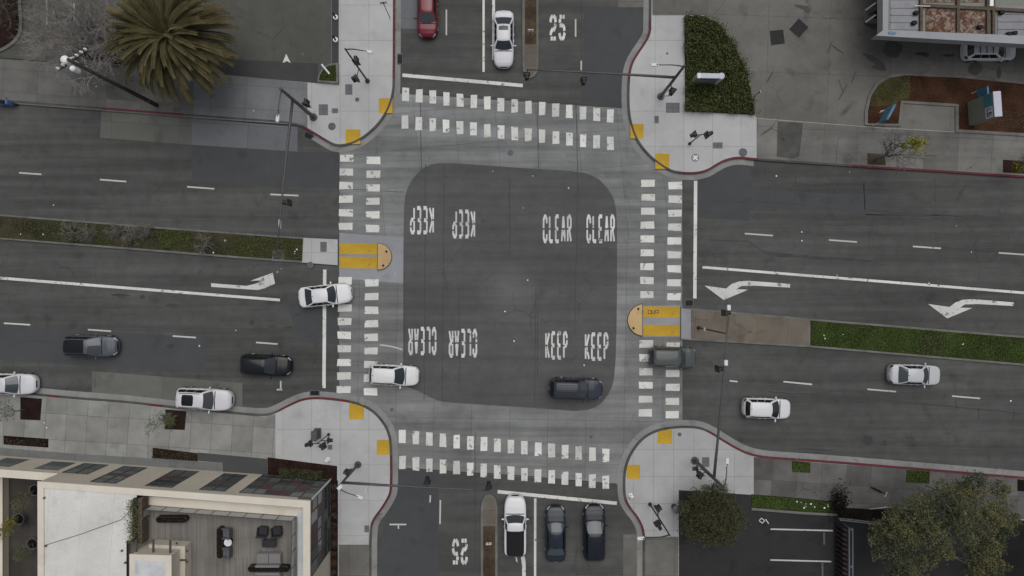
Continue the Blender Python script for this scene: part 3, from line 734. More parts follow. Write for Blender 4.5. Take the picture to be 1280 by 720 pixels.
# yellow graffiti-like stencil on the tactile strip by the box wagon
# ------------------------------------------------------------------ vehicles
def ipl(xs, pts):
    for (a, b), (c, d) in zip(pts[:-1], pts[1:]):
        if xs <= c:
            t = (xs - a) / (c - a) if c > a else 0; t = min(1, max(0, t)); t = t * t * (3 - 2 * t) * .5 + t * .5
            return b + (d - b) * t
    return pts[-1][1]
SEC = [(0, 0), (.35, -.006), (.70, -.022), (.90, -.06), (.975, -.13), (1.0, -.27), (1.0, -.45), (.965, -.60), (.90, -.70)]
STY = {
 # zt profile along u (-1 rear .. 1 front); cabin: rear base, rear top, front top, front base (u); belt z, roof z
 'sedan': dict(zt=[(-1, .70), (-.97, .88), (-.90, .97), (-.60, 1.0), (.30, .97), (.42, .95), (.62, .89), (.84, .79), (.94, .70), (1, .52)], cab=(-.74, -.42, .14, .45), roof=1.44, rw=.60, wh=.325),
 'wagon': dict(zt=[(-1, .75), (-.97, .95), (-.92, 1.04), (-.60, 1.06), (.30, 1.03), (.44, 1.0), (.64, .95), (.85, .85), (.95, .74), (1, .55)], cab=(-.955, -.82, .06, .47), roof=1.60, rw=.64, wh=.35),
 'hatch': dict(zt=[(-1, .75), (-.97, .93), (-.92, 1.0), (-.60, 1.02), (.30, .99), (.46, .97), (.66, .91), (.86, .80), (.95, .70), (1, .52)], cab=(-.95, -.76, .16, .50), roof=1.50, rw=.63, wh=.32),
 'suv': dict(zt=[(-1, .80), (-.975, 1.0), (-.94, 1.10), (-.60, 1.13), (.28, 1.11), (.42, 1.09), (.62, 1.05), (.86, .97), (.95, .84), (1, .6)], cab=(-.965, -.84, .10, .42), roof=1.74, rw=.66, wh=.37),
 'box': dict(zt=[(-1, .85), (-.98, 1.05), (-.95, 1.12), (-.60, 1.14), (.30, 1.12), (.46, 1.10), (.68, 1.05), (.88, .97), (.95, .84), (1, .6)], cab=(-.965, -.90, .22, .46), roof=1.78, rw=.70, wh=.36),
 'pickup': dict(zt=[(-1, .95), (-.985, 1.12), (-.96, 1.16), (-.60, 1.17), (.30, 1.16), (.42, 1.14), (.62, 1.11), (.86, 1.04), (.95, .92), (1, .6)], cab=(-.09, -.07, .20, .42), roof=1.82, rw=.66, wh=.39),
}
def vehicle(name, label, cat, px, py, hd, L, Wd, style, paint, glass='carglass', roofmat=None, sunroof=None, rails=False, rearp=14, frontp=8, group=None, lit=False, racks=False, roofribs=False, mirror_mat=None):
    dark = paint in ('paint_grey', 'paint_black', 'paint_navy', 'paint_slate', 'paint_sage', 'paint_ink')
    st = STY[style]; hl, hw0 = L / 2, Wd / 2
    def hw(u):
        p, q = (frontp, 2.9) if u > 0 else (rearp, 3.2)
        return hw0 * max(.02, 1 - min(.9999, abs(u)) ** p) ** (1 / q) * (1 - .035 * max(0, u) ** 2)
    def body(u, r):
        s = -1 if r < 0 else 1; q = min(abs(r), 1) * 8; i = min(int(q), 7); t = q - i
        a = SEC[i][0] + (SEC[i + 1][0] - SEC[i][0]) * t; b = SEC[i][1] + (SEC[i + 1][1] - SEC[i][1]) * t
        zt = ipl(u, st['zt']); zb = .22; span = zt - zb
        if b < -.13: b = -.13 + (b + .13) * (span - .13) / .57
        return Vector((u * hl, s * a * hw(u), max(zb, zt + b)))
    wx, wy = G(px, py, .75)
    root = thing(name, label, cat, (wx, wy, .0165), R(hd), group, local=True)
    us = [-1, -.992, -.975, -.95, -.92, -.88, -.82, -.72, -.6, -.45, -.3, -.15, 0, .15, .3, .42, .52, .62, .72, .8, .86, .9, .94, .965, .985, .995, 1]
    rs = [-1 + i / 12 for i in range(25)]
    mb = MB(); vs = [body(u, r) for u in us for r in rs]; n = len(rs); fs = []
    for i in range(len(us) - 1):
        for k in range(n - 1): fs.append((i * n + k, (i + 1) * n + k, (i + 1) * n + k + 1, i * n + k + 1))
        fs.append((i * n + n - 1, (i + 1) * n + n - 1, (i + 1) * n, i * n))
    fs.append(tuple(range(n))); fs.append(tuple((len(us) - 1) * n + k for k in reversed(range(n))))
    mb.add(vs, fs); mb.build('body', paint, root, smooth=True)
    def panel(f, a0, a1, b0, b1, off, na=6, nb=6, mb=None, round_=0):
        own = mb is None; mb = mb or MB(); vs = []
        for i in range(na + 1):
            for k in range(nb + 1):
                ta, tb = i / na, k / nb
                if round_:
                    # squeeze the ends so the panel gets rounded corners
                    e = abs(2 * ta - 1) ** 6 * round_; tb = .5 + (tb - .5) * (1 - e)
                a, b = a0 + (a1 - a0) * ta, b0 + (b1 - b0) * tb; e = 1e-3
                p = f(a, b); da = f(a + e, b) - f(a - e, b); db = f(a, b + e) - f(a, b - e); nn = da.cross(db)
                if nn.length < 1e-12: nn = Vector((0, 0, 1))
                nn.normalize()
                c = p - Vector((0, 0, .6))
                if nn.dot(Vector((p.x * .15, p.y, p.z - .6))) < 0: nn = -nn
                vs.append(p + nn * off)
        w = nb + 1
        mb.add(vs, [(i * w + k, (i + 1) * w + k, (i + 1) * w + k + 1, i * w + k + 1) for i in range(na) for k in range(nb)])
        return mb
    # cabin
    r0, r1, f1, f0 = [q * hl for q in st['cab']]
    zr = st['roof']; belt = lambda x: ipl(x / hl, st['zt']) - .045
    tw = hw0 * st['rw'] / .66 * .70
    bwf = hw(f0 / hl) * .90; bwr = hw(max(-.93, r0 / hl)) * .90
    def bw(x): return min(hw(max(-.95, min(.95, x / hl))) * .915, hw0 * .93)
    cf, cr = .20, .05
    def side(sgn):
        def f(s, v):      # s 0 front..1 rear, v 0 bottom..1 top
            xb = (f0 - cf) + ((r0 + cr) - (f0 - cf)) * s; xt = (f1 - .07) + ((r1 + .03) - (f1 - .07)) * s
            yb = bw(xb); yt = tw * (1 - .05 * (2 * s - 1) ** 2)
            z0 = belt(xb); z1 = zr - .075 - .035 * (2 * s - .9) ** 2
            vv = v; bul = .03 * math.sin(math.pi * v)
            return Vector((xb + (xt - xb) * vv, sgn * (yb + (yt - yb) * vv + bul), z0 + (z1 - z0) * vv))
        return f
    sl, sr = side(1), side(-1)
    def front(u, v):      # u -1..1
        a, b = sl(0, v), sr(0, v); t = (u + 1) / 2; p = b + (a - b) * t
        return p + Vector(((cf * (1 - v) + .07 * v) * (1 - u * u), 0, (.055 * v + .05 * (1 - v)) * (1 - u * u)))
    def rear(u, v):
        a, b = sl(1, v), sr(1, v); t = (u + 1) / 2; p = b + (a - b) * t
        return p - Vector(((cr * (1 - v) + .03 * v) * (1 - u * u), 0, -(.055 * v + .03 * (1 - v)) * (1 - u * u)))
    def roof(u, s):
        a = front(u, 1); b = rear(u, 1); p = a + (b - a) * s
        # follow the arched side edges
        e = sl(s, 1); yy = e.y * u; zz = e.z + .055 * (1 - u * u) + .012 * (1 - u ** 4) * math.sin(math.pi * s)
        return Vector((p.x, yy, zz))
    mb = MB(); seen = {}
    panel(front, -1, 1, 0, 1, 0, 8, 6, mb); panel(rear, -1, 1, 0, 1, 0, 8, 6, mb); panel(sl, 0, 1, 0, 1, 0, 8, 6, mb); panel(sr, 0, 1, 0, 1, 0, 8, 6, mb); panel(roof, -1, 1, 0, 1, 0, 8, 8, mb)
    # weld shared edges so the roof sides read as soft curves
    key = {}; remap = []; nv = []
    for p in mb.v:
        k = tuple(round(q, 3) for q in p)
        if k not in key: key[k] = len(nv); nv.append(p)
        remap.append(key[k])
    ff = []
    for f in mb.f:
        g = []
        for i in f:
            if remap[i] not in g: g.append(remap[i])
        if len(g) > 2: ff.append(tuple(g))
    mb.v, mb.f = nv, ff
    cab = mb.build('cabin', paint, root, smooth=True)
    def fixn(o):
        import bmesh
        bm = bmesh.new(); bm.from_mesh(o.data); bmesh.ops.recalc_face_normals(bm, faces=bm.faces); bm.to_mesh(o.data); bm.free()
    fixn(cab)
    panel(front, -.92, .92, .05, .93, .007, 8, 6).build('windshield', glass, root, smooth=True)
    if style == 'pickup': panel(rear, -.85, .85, .2, .85, .007).build('rear_window', 'carglass_dark', root, smooth=True)
    else: panel(rear, -.92, .92, .05, .95, .007, 8, 6).build('rear_window', glass if style == 'sedan' else 'carglass_dark', root, smooth=True)
    for f in (sl, sr):
        for a, b in ((.18, .88),) if style == 'pickup' else ((.09, .37), (.385, .66), (.675, .93)):
            panel(f, a, b, .14, .90, .007, 4, 4).build('side_window', 'carglass_dark', root, smooth=True)
    # dark channel between bonnet and screen, bonnet and boot lids
    panel(body, (f0 - .02) / hl, (f0 + .055) / hl, -.34, .34, .006, 2, 12).build('wiper_cowl', 'trim', root, smooth=True)
    panel(body, f0 / hl + .035, .93, -.345, .345, .008, 10, 14).build('bonnet', paint, root, smooth=True)
    if style == 'sedan': panel(body, -.95, st['cab'][0] - .01, -.33, .33, .008, 6, 12).build('boot_lid', paint, root, smooth=True)
    if roofmat: panel(roof, -.86, .86, .12, .97, .012, 8, 8).build('roof_glass', roofmat, root, smooth=True)
    if sunroof: panel(roof, -.72, .72, sunroof[0], sunroof[1], .012, 6, 6, None, .12).build('sunroof', 'carglass_dark', root, smooth=True)
    if roofribs:
        mb = MB()
        for u in (-.62, -.3, 0, .3, .62): panel(roof, u - .02, u + .02, .12, .9, .014, 2, 8, mb)
        mb.build('roof_ribs', 'trim', root)
    for s in (1, -1):
        panel(body, .86, .968, s * .36, s * .54, .009, 6, 4).build('headlight', 'headlamp', root, smooth=True)
        panel(body, -.975, -.90, s * .34, s * .60, .009, 5, 4).build('taillight', 'taillamp', root, smooth=True)
        # door mirror
        mx = f0 - .40; my = bw(mx) + .10
        mr = MB(); mr.lathe([(.0, -.13), (.07, -.12), (.095, -.04), (.095, .05), (.06, .12), (0, .13)], (mx, s * (my + .09), belt(mx) + .10), 10, 'y')
        mr.v = [(mx + (x - mx) * .75, y, z) for x, y, z in mr.v]
        mr.tube([(mx, s * (my - .1), belt(mx) + .04), (mx, s * (my + .05), belt(mx) + .09)], .03, 6)
        mr.build('side_mirror', mirror_mat or paint, root, smooth=True)
        for dx in (.02, .24):
            p = body(st['cab'][1] * .4 + dx, s * .60); MB().box((p.x, p.y + s * .015, p.z), (.17, .03, .03)).build('door_handle', paint, root)
        if rails:
            pth = [roof(s * .93, q) + Vector((0, 0, .05)) for q in (.10, .3, .5, .7, .9)]
            MB().tube(pth, .022, 6).build('roof_rail', 'trim', root, smooth=True)
    if racks:
        mb = MB()
        for q in (.22, .5, .78):
            mb.tube([roof(-.95, q) + Vector((0, 0, .09)), roof(.95, q) + Vector((0, 0, .09))], .03, 6)
        mb.build('roof_rack', 'trim', root)
    panel(body, .972, .996, -.26, .26, .010, 3, 8).build('grille', 'trim', root, smooth=True)
    p = body(-.985, 0); MB().box((-hl - .012, 0, .62), (.02, .32, .15)).build('number_plate', 'plate', root)
    a = roof(0, .93); MB().add([(a.x - .12, -.015, a.z), (a.x + .1, 0, a.z), (a.x - .12, .015, a.z), (a.x - .1, 0, a.z + .09)], [(0, 1, 3), (1, 2, 3), (2, 0, 3), (0, 2, 1)]).build('antenna', 'trim', root)
    if dark:  # black lower cladding that also paints in the shade on the sides
        for s in (1, -1): panel(body, -.93, .93, s * .66, s * .97, .008, 14, 4).build('sill_shade', 'trim', root, smooth=True)
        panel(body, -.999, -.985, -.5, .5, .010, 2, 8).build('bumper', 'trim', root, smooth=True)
    # wheels in dark arches
    wr = st['wh']
    for ux in (.60, -.60):
        for s in (1, -1):
            x = ux * hl; y = hw(ux)
            ar = MB().lathe([(wr * 1.16, -.17), (wr * 1.16, .003)], (0, 0, 0), 22, 'y')
            ar.v = [(x + q[0], s * (y + q[1]), max(wr + q[2], .20)) for q in ar.v]
            ar.build('wheel_arch', 'trim', root)
            tb = MB().lathe([(wr * .62, -.19), (wr * .94, -.19), (wr, -.16), (wr, -.02), (wr * .94, .008), (wr * .66, .010)], (0, 0, 0), 22, 'y')
            tb.v = [(x + q[0], s * (y + q[1]), wr + q[2]) for q in tb.v]
            wheel = tb.build('wheel', 'tyre', root, smooth=False)
            rb = MB().lathe([(wr * .64, -.02), (wr * .64, .013), (wr * .56, .016), (wr * .50, .002), (wr * .2, .008), (wr * .14, .018)], (0, 0, 0), 22, 'y')
            for k in range(5):
                a_ = 2 * math.pi * k / 5
                rb.tube([(0, .010, 0), (wr * .55 * math.cos(a_), .012, wr * .55 * math.sin(a_))], .03, 5)
            rb.v = [(x + q[0], s * (y + q[1]), wr + q[2]) for q in rb.v]
            rb.build('rim', 'rim', wheel)
    return root, dict(body=body, panel=panel, roof=roof, hl=hl, hw=hw)

vehicle('parked_hatchback', 'dark red hatchback stopped by the red kerb, its rear out of view', 'car', 534, 14, -90, 4.6, 1.78, 'hatch', 'paint_red', 'carglass_blue', frontp=7)
vehicle('white_sedan', 'white saloon car with a dark sunroof waiting beside the narrow median and the 25 marking', 'car', 629.5, 48.5, -90, 5.0, 1.80, 'sedan', 'paint_white2', sunroof=(.62, .90))
vehicle('white_sedan', 'white saloon car turning across the stop line beside the left-turn arrow', 'car', 406.5, 369, 6, 4.72, 1.83, 'sedan', 'paint_white')
vehicle('grey_crossover', 'blue grey estate car with a black glass roof and roof rails driving alone', 'car', 113, 432.5, -1, 4.75, 1.86, 'wagon', 'paint_grey', 'carglass_blue', roofmat='carglass_dark', rails=True)
vehicle('black_sedan', 'glossy black car approaching the stop line near the white parked car with a sunroof', 'car', 332, 456.5, -2.5, 4.5, 1.8, 'wagon', 'paint_black', 'carglass')
vehicle('white_hatchback', 'white five-door car rolling over the crosswalk bars into the junction', 'car', 492.5, 469, -2.5, 4.45, 1.80, 'wagon', 'paint_white', 'carglass')
vehicle('parked_car', 'white car parked at the kerb with its back half outside the picture', 'car', 11.5, 480, -.5, 4.75, 1.84, 'wagon', 'paint_white2', 'carglass_blue', sunroof=(.25, .62))
vehicle('parked_crossover', 'white crossover with a big dark sunroof parked at the kerb by a grassy tree pit', 'car', 255.5, 499, -2.5, 4.95, 1.9, 'suv', 'paint_white2', 'carglass_blue', sunroof=(.34, .78), rails=True)
vehicle('grey_crossover', 'slate grey crossover with a ribbed roof driving below the word KEEP', 'car', 720, 486, -1.5, 4.72, 1.84, 'suv', 'paint_slate', 'carglass_blue', roofribs=True)
vehicle('box_wagon', 'boxy sage grey wagon crossing the crosswalk bars beside the yellow median strip', 'car', 841, 446.5, -1.5, 4.15, 1.80, 'box', 'paint_sage', 'carglass_blue', roofribs=False)
vehicle('white_hatchback', 'white five-door car driving below the end of the long signal arm', 'car', 959, 510.5, -2, 4.25, 1.78, 'wagon', 'paint_white', 'carglass')
vehicle('silver_sedan', 'silver white saloon car driving beside the green grass median', 'car', 1144.5, 468.5, -2, 4.6, 1.78, 'sedan', 'paint_silverwhite', 'carglass_blue')
root, q = vehicle('pickup_truck', 'white pickup truck with a black cover over its bed waiting at the stop line', 'pickup truck', 644, 657, 90, 5.35, 1.94, 'pickup', 'paint_white', 'carglass', rearp=16, mirror_mat='paint_white')
q['panel'](q['body'], -.945, -.10, -.31, .31, .03, 10, 12).build('bed_cover', 'trim', root, smooth=True)
q['panel'](q['body'], -.975, -.952, -.30, .30, .012, 2, 12).build('tailgate', 'paint_black', root, smooth=True)
vehicle('navy_sedan', 'dark blue saloon car between the white pickup truck and the long black crossover', 'car', 694.5, 667.5, 90, 4.95, 1.78, 'sedan', 'paint_navy', 'carglass_blue')
vehicle('black_minivan', 'long black crossover waiting beside the corner with the white hydrant', 'car', 743, 666, 90, 5.0, 1.9, 'wagon', 'paint_ink', 'carglass_blue')
vehicle('white_suv', 'white off-road wagon with a roof rack half under the station canopy', 'car', 1238, 62.5, 0, 4.7, 1.85, 'wagon', 'paint_white', 'carglass_dark', racks=True)
# ------------------------------------------------------------------ tactile pads, covers and small street things
def box_plate(name, label, cat, pts, z, th, mat, group=None):
    w = W(pts); c = (sum(p[0] for p in w) / len(w), sum(p[1] for p in w) / len(w), z)
    o = MB().prism(w, z, z + th).build(name, mat, origin=c); tag(o, label, cat, group); return o
def rect(x0, y0, x1, y1, t=0.0): return [(x0, y0), (x1, y0 + t * (x1 - x0)), (x1, y1 + t * (x1 - x0)), (x0, y1)]
def studs(o_pts, z):
    pass
def tactile(label, x0, y0, x1, y1, z, rz=0.0):
    a, b = G(x0, y0), G(x1, y1); cx, cy = (a[0] + b[0]) / 2, (a[1] + b[1]) / 2; w, h = abs(b[0] - a[0]), abs(b[1] - a[1])
    o = MB().rbox((0, 0, .005), (w, h, .010), .03).build('tactile_pad', 'yellow'); o.location = (cx, cy, z); o.rotation_euler = (0, 0, rz)
    tag(o, label, 'tactile pad', 'yellow tactile pads')
zt = .157
tactile('square yellow ramp pad beside the upper crosswalk, corner with the palm side sign pole', 474, 123.5, 491, 142, zt)
tactile('square yellow ramp pad below the round manhole cover near the palm', 432.5, 162.5, 451, 180.5, zt)
tactile('square yellow ramp pad beside the upper crosswalk, below the hedge corner', 787.5, 155.5, 804, 173.5, zt)
tactile('square yellow ramp pad beside the cross-marked cover on the hedge corner', 818.5, 192.5, 836, 211.5, zt)
tactile('square yellow ramp pad just below the white car in the crosswalk', 437, 504, 455.5, 523.5, zt)
tactile('square yellow ramp pad at the kerb between the deck building and a crosswalk', 471.5, 549.5, 487.5, 568, zt)
tactile('stained yellow ramp pad at the top of the corner with the white hydrant', 821.5, 537, 839.5, 554, zt)
tactile('clean square yellow ramp pad just above the white hydrant', 783, 580.5, 799.5, 598, zt)
tactile('long yellow strip on the weedy median, upper of its two', 424.5, 304.5, 471.5, 317.8, .021, R(-.8))
tactile('long yellow strip on the weedy median, lower of its two', 424.5, 321, 471.5, 335.5, .021, R(-.8))
tactile('long yellow strip with faint stencilled letters on the brown-paved median', 804, 383, 849.5, 397, .021, R(-.6))
tactile('long yellow strip beside the sage grey box wagon', 804, 406, 849.5, 420, .021, R(-.6))
mb = MB()   # faint stencil on that strip
for i, st in enumerate(([(0, 0), (4, 0), (4, 4), (0, 4), (0, 0)], [(5, 0), (5, 4), (8, 4), (8, 0)], [(9, 4), (9, 0), (13, 0), (13, 3), (10, 3)])):
    mb.ribbon(W([(810 + x, 388 + y) for x, y in st]), .03, -.03, .0385 + .0004 * i)
mb.build('pad_stencil_marking', 'redpanel', kind='structure')
def cover(label, px, py, r, z, mat='iron', cross=False, name='manhole_cover'):
    x, y = G(px, py); t = thing(name, label, 'manhole cover', (x, y, z), 0, 'manhole covers', local=True)
    MB().lathe([(r, 0), (r, .006), (r * .86, .008), (r * .86, .005), (0.01, .005)], n=28).build('frame_ring', mat, t)
    mb = MB().lathe([(r * .84, .004), (r * .84, .009)], n=28)
    for i in range(-2, 3): mb.box((0, i * r * .3, .0105), (r * 1.1, r * .1, .003))
    mb.build('lid', 'steel' if cross else mat, t)
    if cross:
        MB().box((0, 0, .0135), (r * 1.5, r * .28, .003), R(40)).box((0, 0, .0145), (r * 1.5, r * .28, .003), R(-50)).build('painted_cross', 'whitething', t)
cover('round iron cover on the corner near the palm, above the yellow pad', 415.5, 158.5, .34, .158)
cover('small round iron cover beside the rectangular vault lid on the palm corner', 447, 125, .19, .158)
cover('round cover with a pale painted cross on the hedge corner', 868.5, 197.5, .34, .158, 'iron', True)
cover('large round grey cover touching the red kerb below the hedge', 928, 191, .38, .158)
cover('big round rusty lid in a square concrete collar on the weedy median', 348, 319, .40, .165, 'iron')
cover('round cover half on the road edge of the pale median end', 388.5, 331.5, .30, .160)
cover('dark round cover in the concrete above the junction asphalt', 638, 191, .26, .014, 'iron')
cover('small dark round cover near the lower crosswalk', 490, 512, .16, .014)
cover('small dark round cover in the concrete above the black crossover', 739, 546, .15, .014)
cover('small round dark cover on the hedge corner, above the lamp head', 833.5, 67.5, .10, .158)
cover('small dark cover in the brown lot by the painted arrow', 379.5, 68.5, .14, .160)
cover('small dark lid on the lowest pale corner beside the stained pad', 849, 542.5, .17, .158)
slab('concrete_collar', [(341, 312.5), (356, 313), (356, 327), (340.5, 326.5)], .13, .164, 'pad_blue')
def lid(label, x0, y0, x1, y1, z=.157, mat='pad_blue', name='vault_lid'):
    o = box_plate(name, label, 'vault lid', rect(x0, y0, x1, y1), z, .009, mat, 'utility vault lids'); return o
lid('upright grey vault lid below the twin signal pole on the palm corner', 432, 106, 441, 119)
lid('square grey vault lid beside the small double lid on the palm corner', 399, 131, 410.5, 144.5)
lid('small double grey lid above the round manhole on the palm corner', 415.5, 136, 423, 142)
lid('pale speckled vault lid under the hedge-side mast arm', 832, 129, 849, 141.5)
lid('small grey lid beside the two-square yellow pad of the hedge corner', 817.5, 145.5, 823, 154.5)
lid('grey rectangular vault lid beside the short double-signal post', 890.5, 178.5, 902.5, 186)
lid('grey upright vault lid on the pale end of the weedy median', 401, 302.5, 409, 315)
lid('faint vault lid near the wide mast pole above the round dark tree', 877, 571, 886, 583)
lid('greenish vault lid beside the short signal post near the deck building', 410, 555.5, 416, 561.5)
lid('small lid by the kerb below the red kerb bend', 456, 656, 462, 664.5)
def inlet(label, pts, z=.02):
    w = W(pts); c = (*w[0], z); t = thing('drain_inlet', label, 'drain', c, 0, 'kerb drains')
    MB().prism(w, z, z + .012).build('grate_frame', 'iron', t)
    a = [((p[0] - sum(q[0] for q in w) / 4) * .8 + sum(q[0] for q in w) / 4, (p[1] - sum(q[1] for q in w) / 4) * .8 + sum(q[1] for q in w) / 4) for p in w]
    MB().prism(a, z + .005, z + .016).build('grate', 'trim', t)
inlet('drain grate in the gutter of the red kerb below the red car', rect(496.5, 67, 503.5, 81))
inlet('drain grate in the gutter above the pale corner by the deck building', rect(387, 488, 400, 494.5))
inlet('black drain opening beside the pale median end near the turn arrow', rect(855.5, 374.5, 867, 383))
inlet('drain box at the kerb below the tall mast pole on the palm corner', [(381, 163), (394, 170), (388, 176), (379, 171)])
# steel plates on the station apron
for lab, pts in (('black steel plate lying square on the station concrete', [(961.5, 39.5), (978, 38), (980, 55), (963, 57.5)]), ('black steel plate lying turned like a diamond on the station concrete', [(997.5, 24), (1009.5, 35), (998, 48), (985.5, 37.5)])):
    box_plate('steel_plate', lab, 'steel plate', pts, .156, .02, 'lot_black', 'black steel plates')

def P3(root, x, y, z):  # surveyed point to world
    return G3(x, y, z)
# signal heads -------------------------------------------------------
def signal_head(parent, pos, face, n=3, back=True, name='signal_head'):
    """pos world, face: plan angle the lenses look to"""
    x, y, z = pos; c, s = math.cos(face), math.sin(face); hh = .34 * n
    mb = MB().rbox((x, y, z), (.24, .34, hh), .05, face)
    if back:
        mb.box((x - c * .06, y - s * .06, z), (.03, .54, hh + .20), face)
    o = mb.build(name, 'black', parent)
    for i in range(n):
        zz = z + hh / 2 - .17 - .34 * i
        p = Vector((x + c * .125, y + s * .125, zz))
        lens = MB().tube([p, p + Vector((c * .012, s * .012, 0))], .125, 14); lens.build('lens', ('lens_red', 'lens_amber', 'lens_green')[i % 3], o, origin=parent['_o'])
        vs = []; fs = []; m = 9
        for k in range(m):
            a = math.pi * (-.15 + 1.3 * k / (m - 1)); oy, oz = .15 * math.cos(a), .15 * math.sin(a)
            for d in (.0, .26 if k not in (0, m - 1) else .16): vs.append((p.x + c * d - s * oy, p.y + s * d + c * oy, p.z + oz))
        fs = [(2 * k, 2 * k + 1, 2 * k + 3, 2 * k + 2) for k in range(m - 1)]
        MB().add(vs, fs).build('visor', 'black', o, origin=parent['_o'])
    return o
def lamp_head(parent, pos, ang, L=.58, Wd=.26):
    x, y, z = pos
    o = MB().rbox((x, y, z), (L, Wd, .12), .10, ang).build('lamp_head', 'lampcase', parent)
    MB().rbox((x + math.cos(ang) * .08, y + math.sin(ang) * .08, z - .07), (L * .55, Wd * .8, .05), .06, ang).build('diffuser', 'diffuser', o, origin=parent['_o'])
    MB().lathe([(.05, 0), (.05, .06)], (x - math.cos(ang) * .2, y - math.sin(ang) * .2, z + .06), 8).build('photocell', 'trim', o, origin=parent['_o'])
def signal_pole(label, base, top, zt_, lum=None, mast=None, heads=(), r=.16, mat='pole', base_r=.3, extra=(), group='signal and lamp poles', name='signal_pole', cat='signal pole'):
    bx, by = G(*base); root = thing(name, label, cat, (bx, by, .15), 0, group)
    b = Vector((bx, by, .15)); t = Vector((bx, by, zt_))
    MB().lathe([(base_r, .15), (base_r, .30), (base_r * .8, .36)], (bx, by, 0), 4 if False else 16).build('base', mat, root, smooth=False)
    MB().tube([b, b + (t - b) * .5, t], [r * .9, r * .74, r * .56], 12).build('pole', mat, root, smooth=True)
    if lum:
        (lx, ly), lz, za = lum; p1 = Vector(G3(lx, ly, lz)); p0 = Vector((bx, by, za))
        ang = math.atan2(p1.y - p0.y, p1.x - p0.x)
        q = p1 - Vector((math.cos(ang), math.sin(ang), 0)) * .35
        path = [p0 + (q - p0) * k + Vector((0, 0, .28 * math.sin(math.pi * min(1, k * 1.1)) * .8)) for k in (0, .25, .5, .75, 1)]
        MB().tube(path, [.055, .05, .045, .04, .038], 8).build('lamp_arm', mat, root, smooth=True)
        lamp_head(root, tuple(p1), ang)
    if mast:
        (mx, my), mz, z0 = mast; p1 = Vector(G3(mx, my, mz)); p0 = Vector((bx, by, z0))
        path = [p0 + (p1 - p0) * k + Vector((0, 0, .12 * math.sin(math.pi * k))) for k in (0, .2, .4, .6, .8, 1)]
        MB().tube(path, [.125, .11, .095, .08, .065, .05], 10).build('mast_arm', mat, root, smooth=True)
    for hx, hy, hz, face, n in heads:
        p = G3(hx, hy, hz); signal_head(root, p, R(face), n)
        # bracket to the nearest support
        if mast and math.dist(p[:2], (bx, by)) > 1.6:
            d = (p1 - p0); k = max(0, min(1, (Vector(p) - p0).dot(d) / d.dot(d))); s = p0 + d * k + Vector((0, 0, .1 * math.sin(math.pi * k)))
        else: s = Vector((bx, by, hz))
        MB().tube([tuple(s), (p[0], p[1], p[2] + .12)], .04, 6).build('bracket', mat, root)
    for kind, hx, hy, hz, ang, w, h in extra:
        p = G3(hx, hy, hz)
        if kind == 'sign':
            MB().box((p[0], p[1], p[2]), (.04, w, h), R(ang)).build('sign_plate', 'whitething', root)
        elif kind == 'camera':
            MB().rbox((p[0], p[1], p[2]), (.45, .28, .2), .06, R(ang)).build('detector_camera', 'lampcase', root)
            MB().tube([(p[0], p[1], p[2] - .1), (p[0], p[1], p[2] - .35)], .035, 6).build('camera_post', mat, root)
    return root
signal_pole('lamp and signal pole with a bent arm beside the green wedge planter', (460, 102), None, 8.4, ((461, 64.5), 8.5, 8.2), None,
            [(446, 98, 3.6, 200, 3), (445.5, 77.5, 3.8, 90, 3)], r=.10, mat='pole_dark', base_r=.2)
signal_pole('tall mast-arm signal pole on the palm corner reaching over the weedy median', (392.5, 147), None, 8.8, ((347, 148), 8.7, 8.5), ((346.5, 312), 6.3, 5.9),
            [(383, 130.5, 3.9, 80, 3), (361, 253.5, 5.9, 180, 3)], extra=[('sign', 390, 137.5, 3.1, 40, .45, .5), ('sign', 350, 280, 6.1, 0, .7, .5)], r=.20, base_r=.34)
signal_pole('mast-arm signal pole beside the hedge reaching to the narrow soil median', (825.5, 121), None, 8.6, ((818, 81), 8.5, 8.3), ((658, 87), 6.2, 5.6),
            [(840.5, 113.5, 3.9, 250, 3), (729.5, 100, 5.8, -90, 3), (658.5, 94, 5.7, -90, 3)], extra=[('sign', 834.5, 119.5, 2.8, 90, .4, .45)], r=.17, base_r=.32)
signal_pole('short post with two pedestrian signals in the middle of the hedge corner', (861.5, 180), None, 3.9, None, None,
            [(868, 168, 3.5, 200, 2), (884, 168.5, 3.7, 20, 3)], r=.07, mat='pole_dark', base_r=.14)
signal_pole('mast-arm signal pole above the round dark tree reaching up to the brown-paved median', (868, 575), None, 8.8, ((909, 577), 8.7, 8.5), ((910.5, 396), 6.4, 5.9),
            [(875, 592, 3.9, 250, 3), (870.5, 586, 3.3, 180, 1), (897.5, 461, 5.8, 0, 3), (905.5, 391, 5.8, 0, 3)], extra=[('camera', 907.4, 453.5, 6.8, 90, .3, .3), ('camera', 911, 384.5, 6.6, 90, .3, .3)], r=.20, base_r=.34)
signal_pole('slim lamp and signal pole near the white hydrant', (812, 629.5), None, 7.9, ((801, 673), 7.9, 7.7), None,
            [(821, 636, 3.7, 30, 3), (822, 655, 4.3, -60, 3)], r=.09, mat='pole_dark', base_r=.17)
signal_pole('thin lamp post standing on the brown-paved median', (872.5, 409.5), None, 7.8, None, None, [], r=.09, mat='pole_dark', base_r=.17,
            extra=[('sign', 880.5, 411.5, 2.4, 10, .3, .4)], name='thin_post', cat='post')
signal_pole('mast-arm signal pole beside the deck building reaching over the lower street', (448, 580), None, 7.4, ((449.5, 621.5), 7.4, 7.2), ((612, 613), 6.2, 5.8),
            [(436, 590.5, 3.9, 160, 3), (534, 602, 5.7, 90, 3), (611, 608, 5.8, 90, 3)], extra=[('camera', 425, 609, 8.8, 45, .3, .3), ('sign', 458, 612, 2.6, 0, .4, .4)], r=.15, base_r=.30)
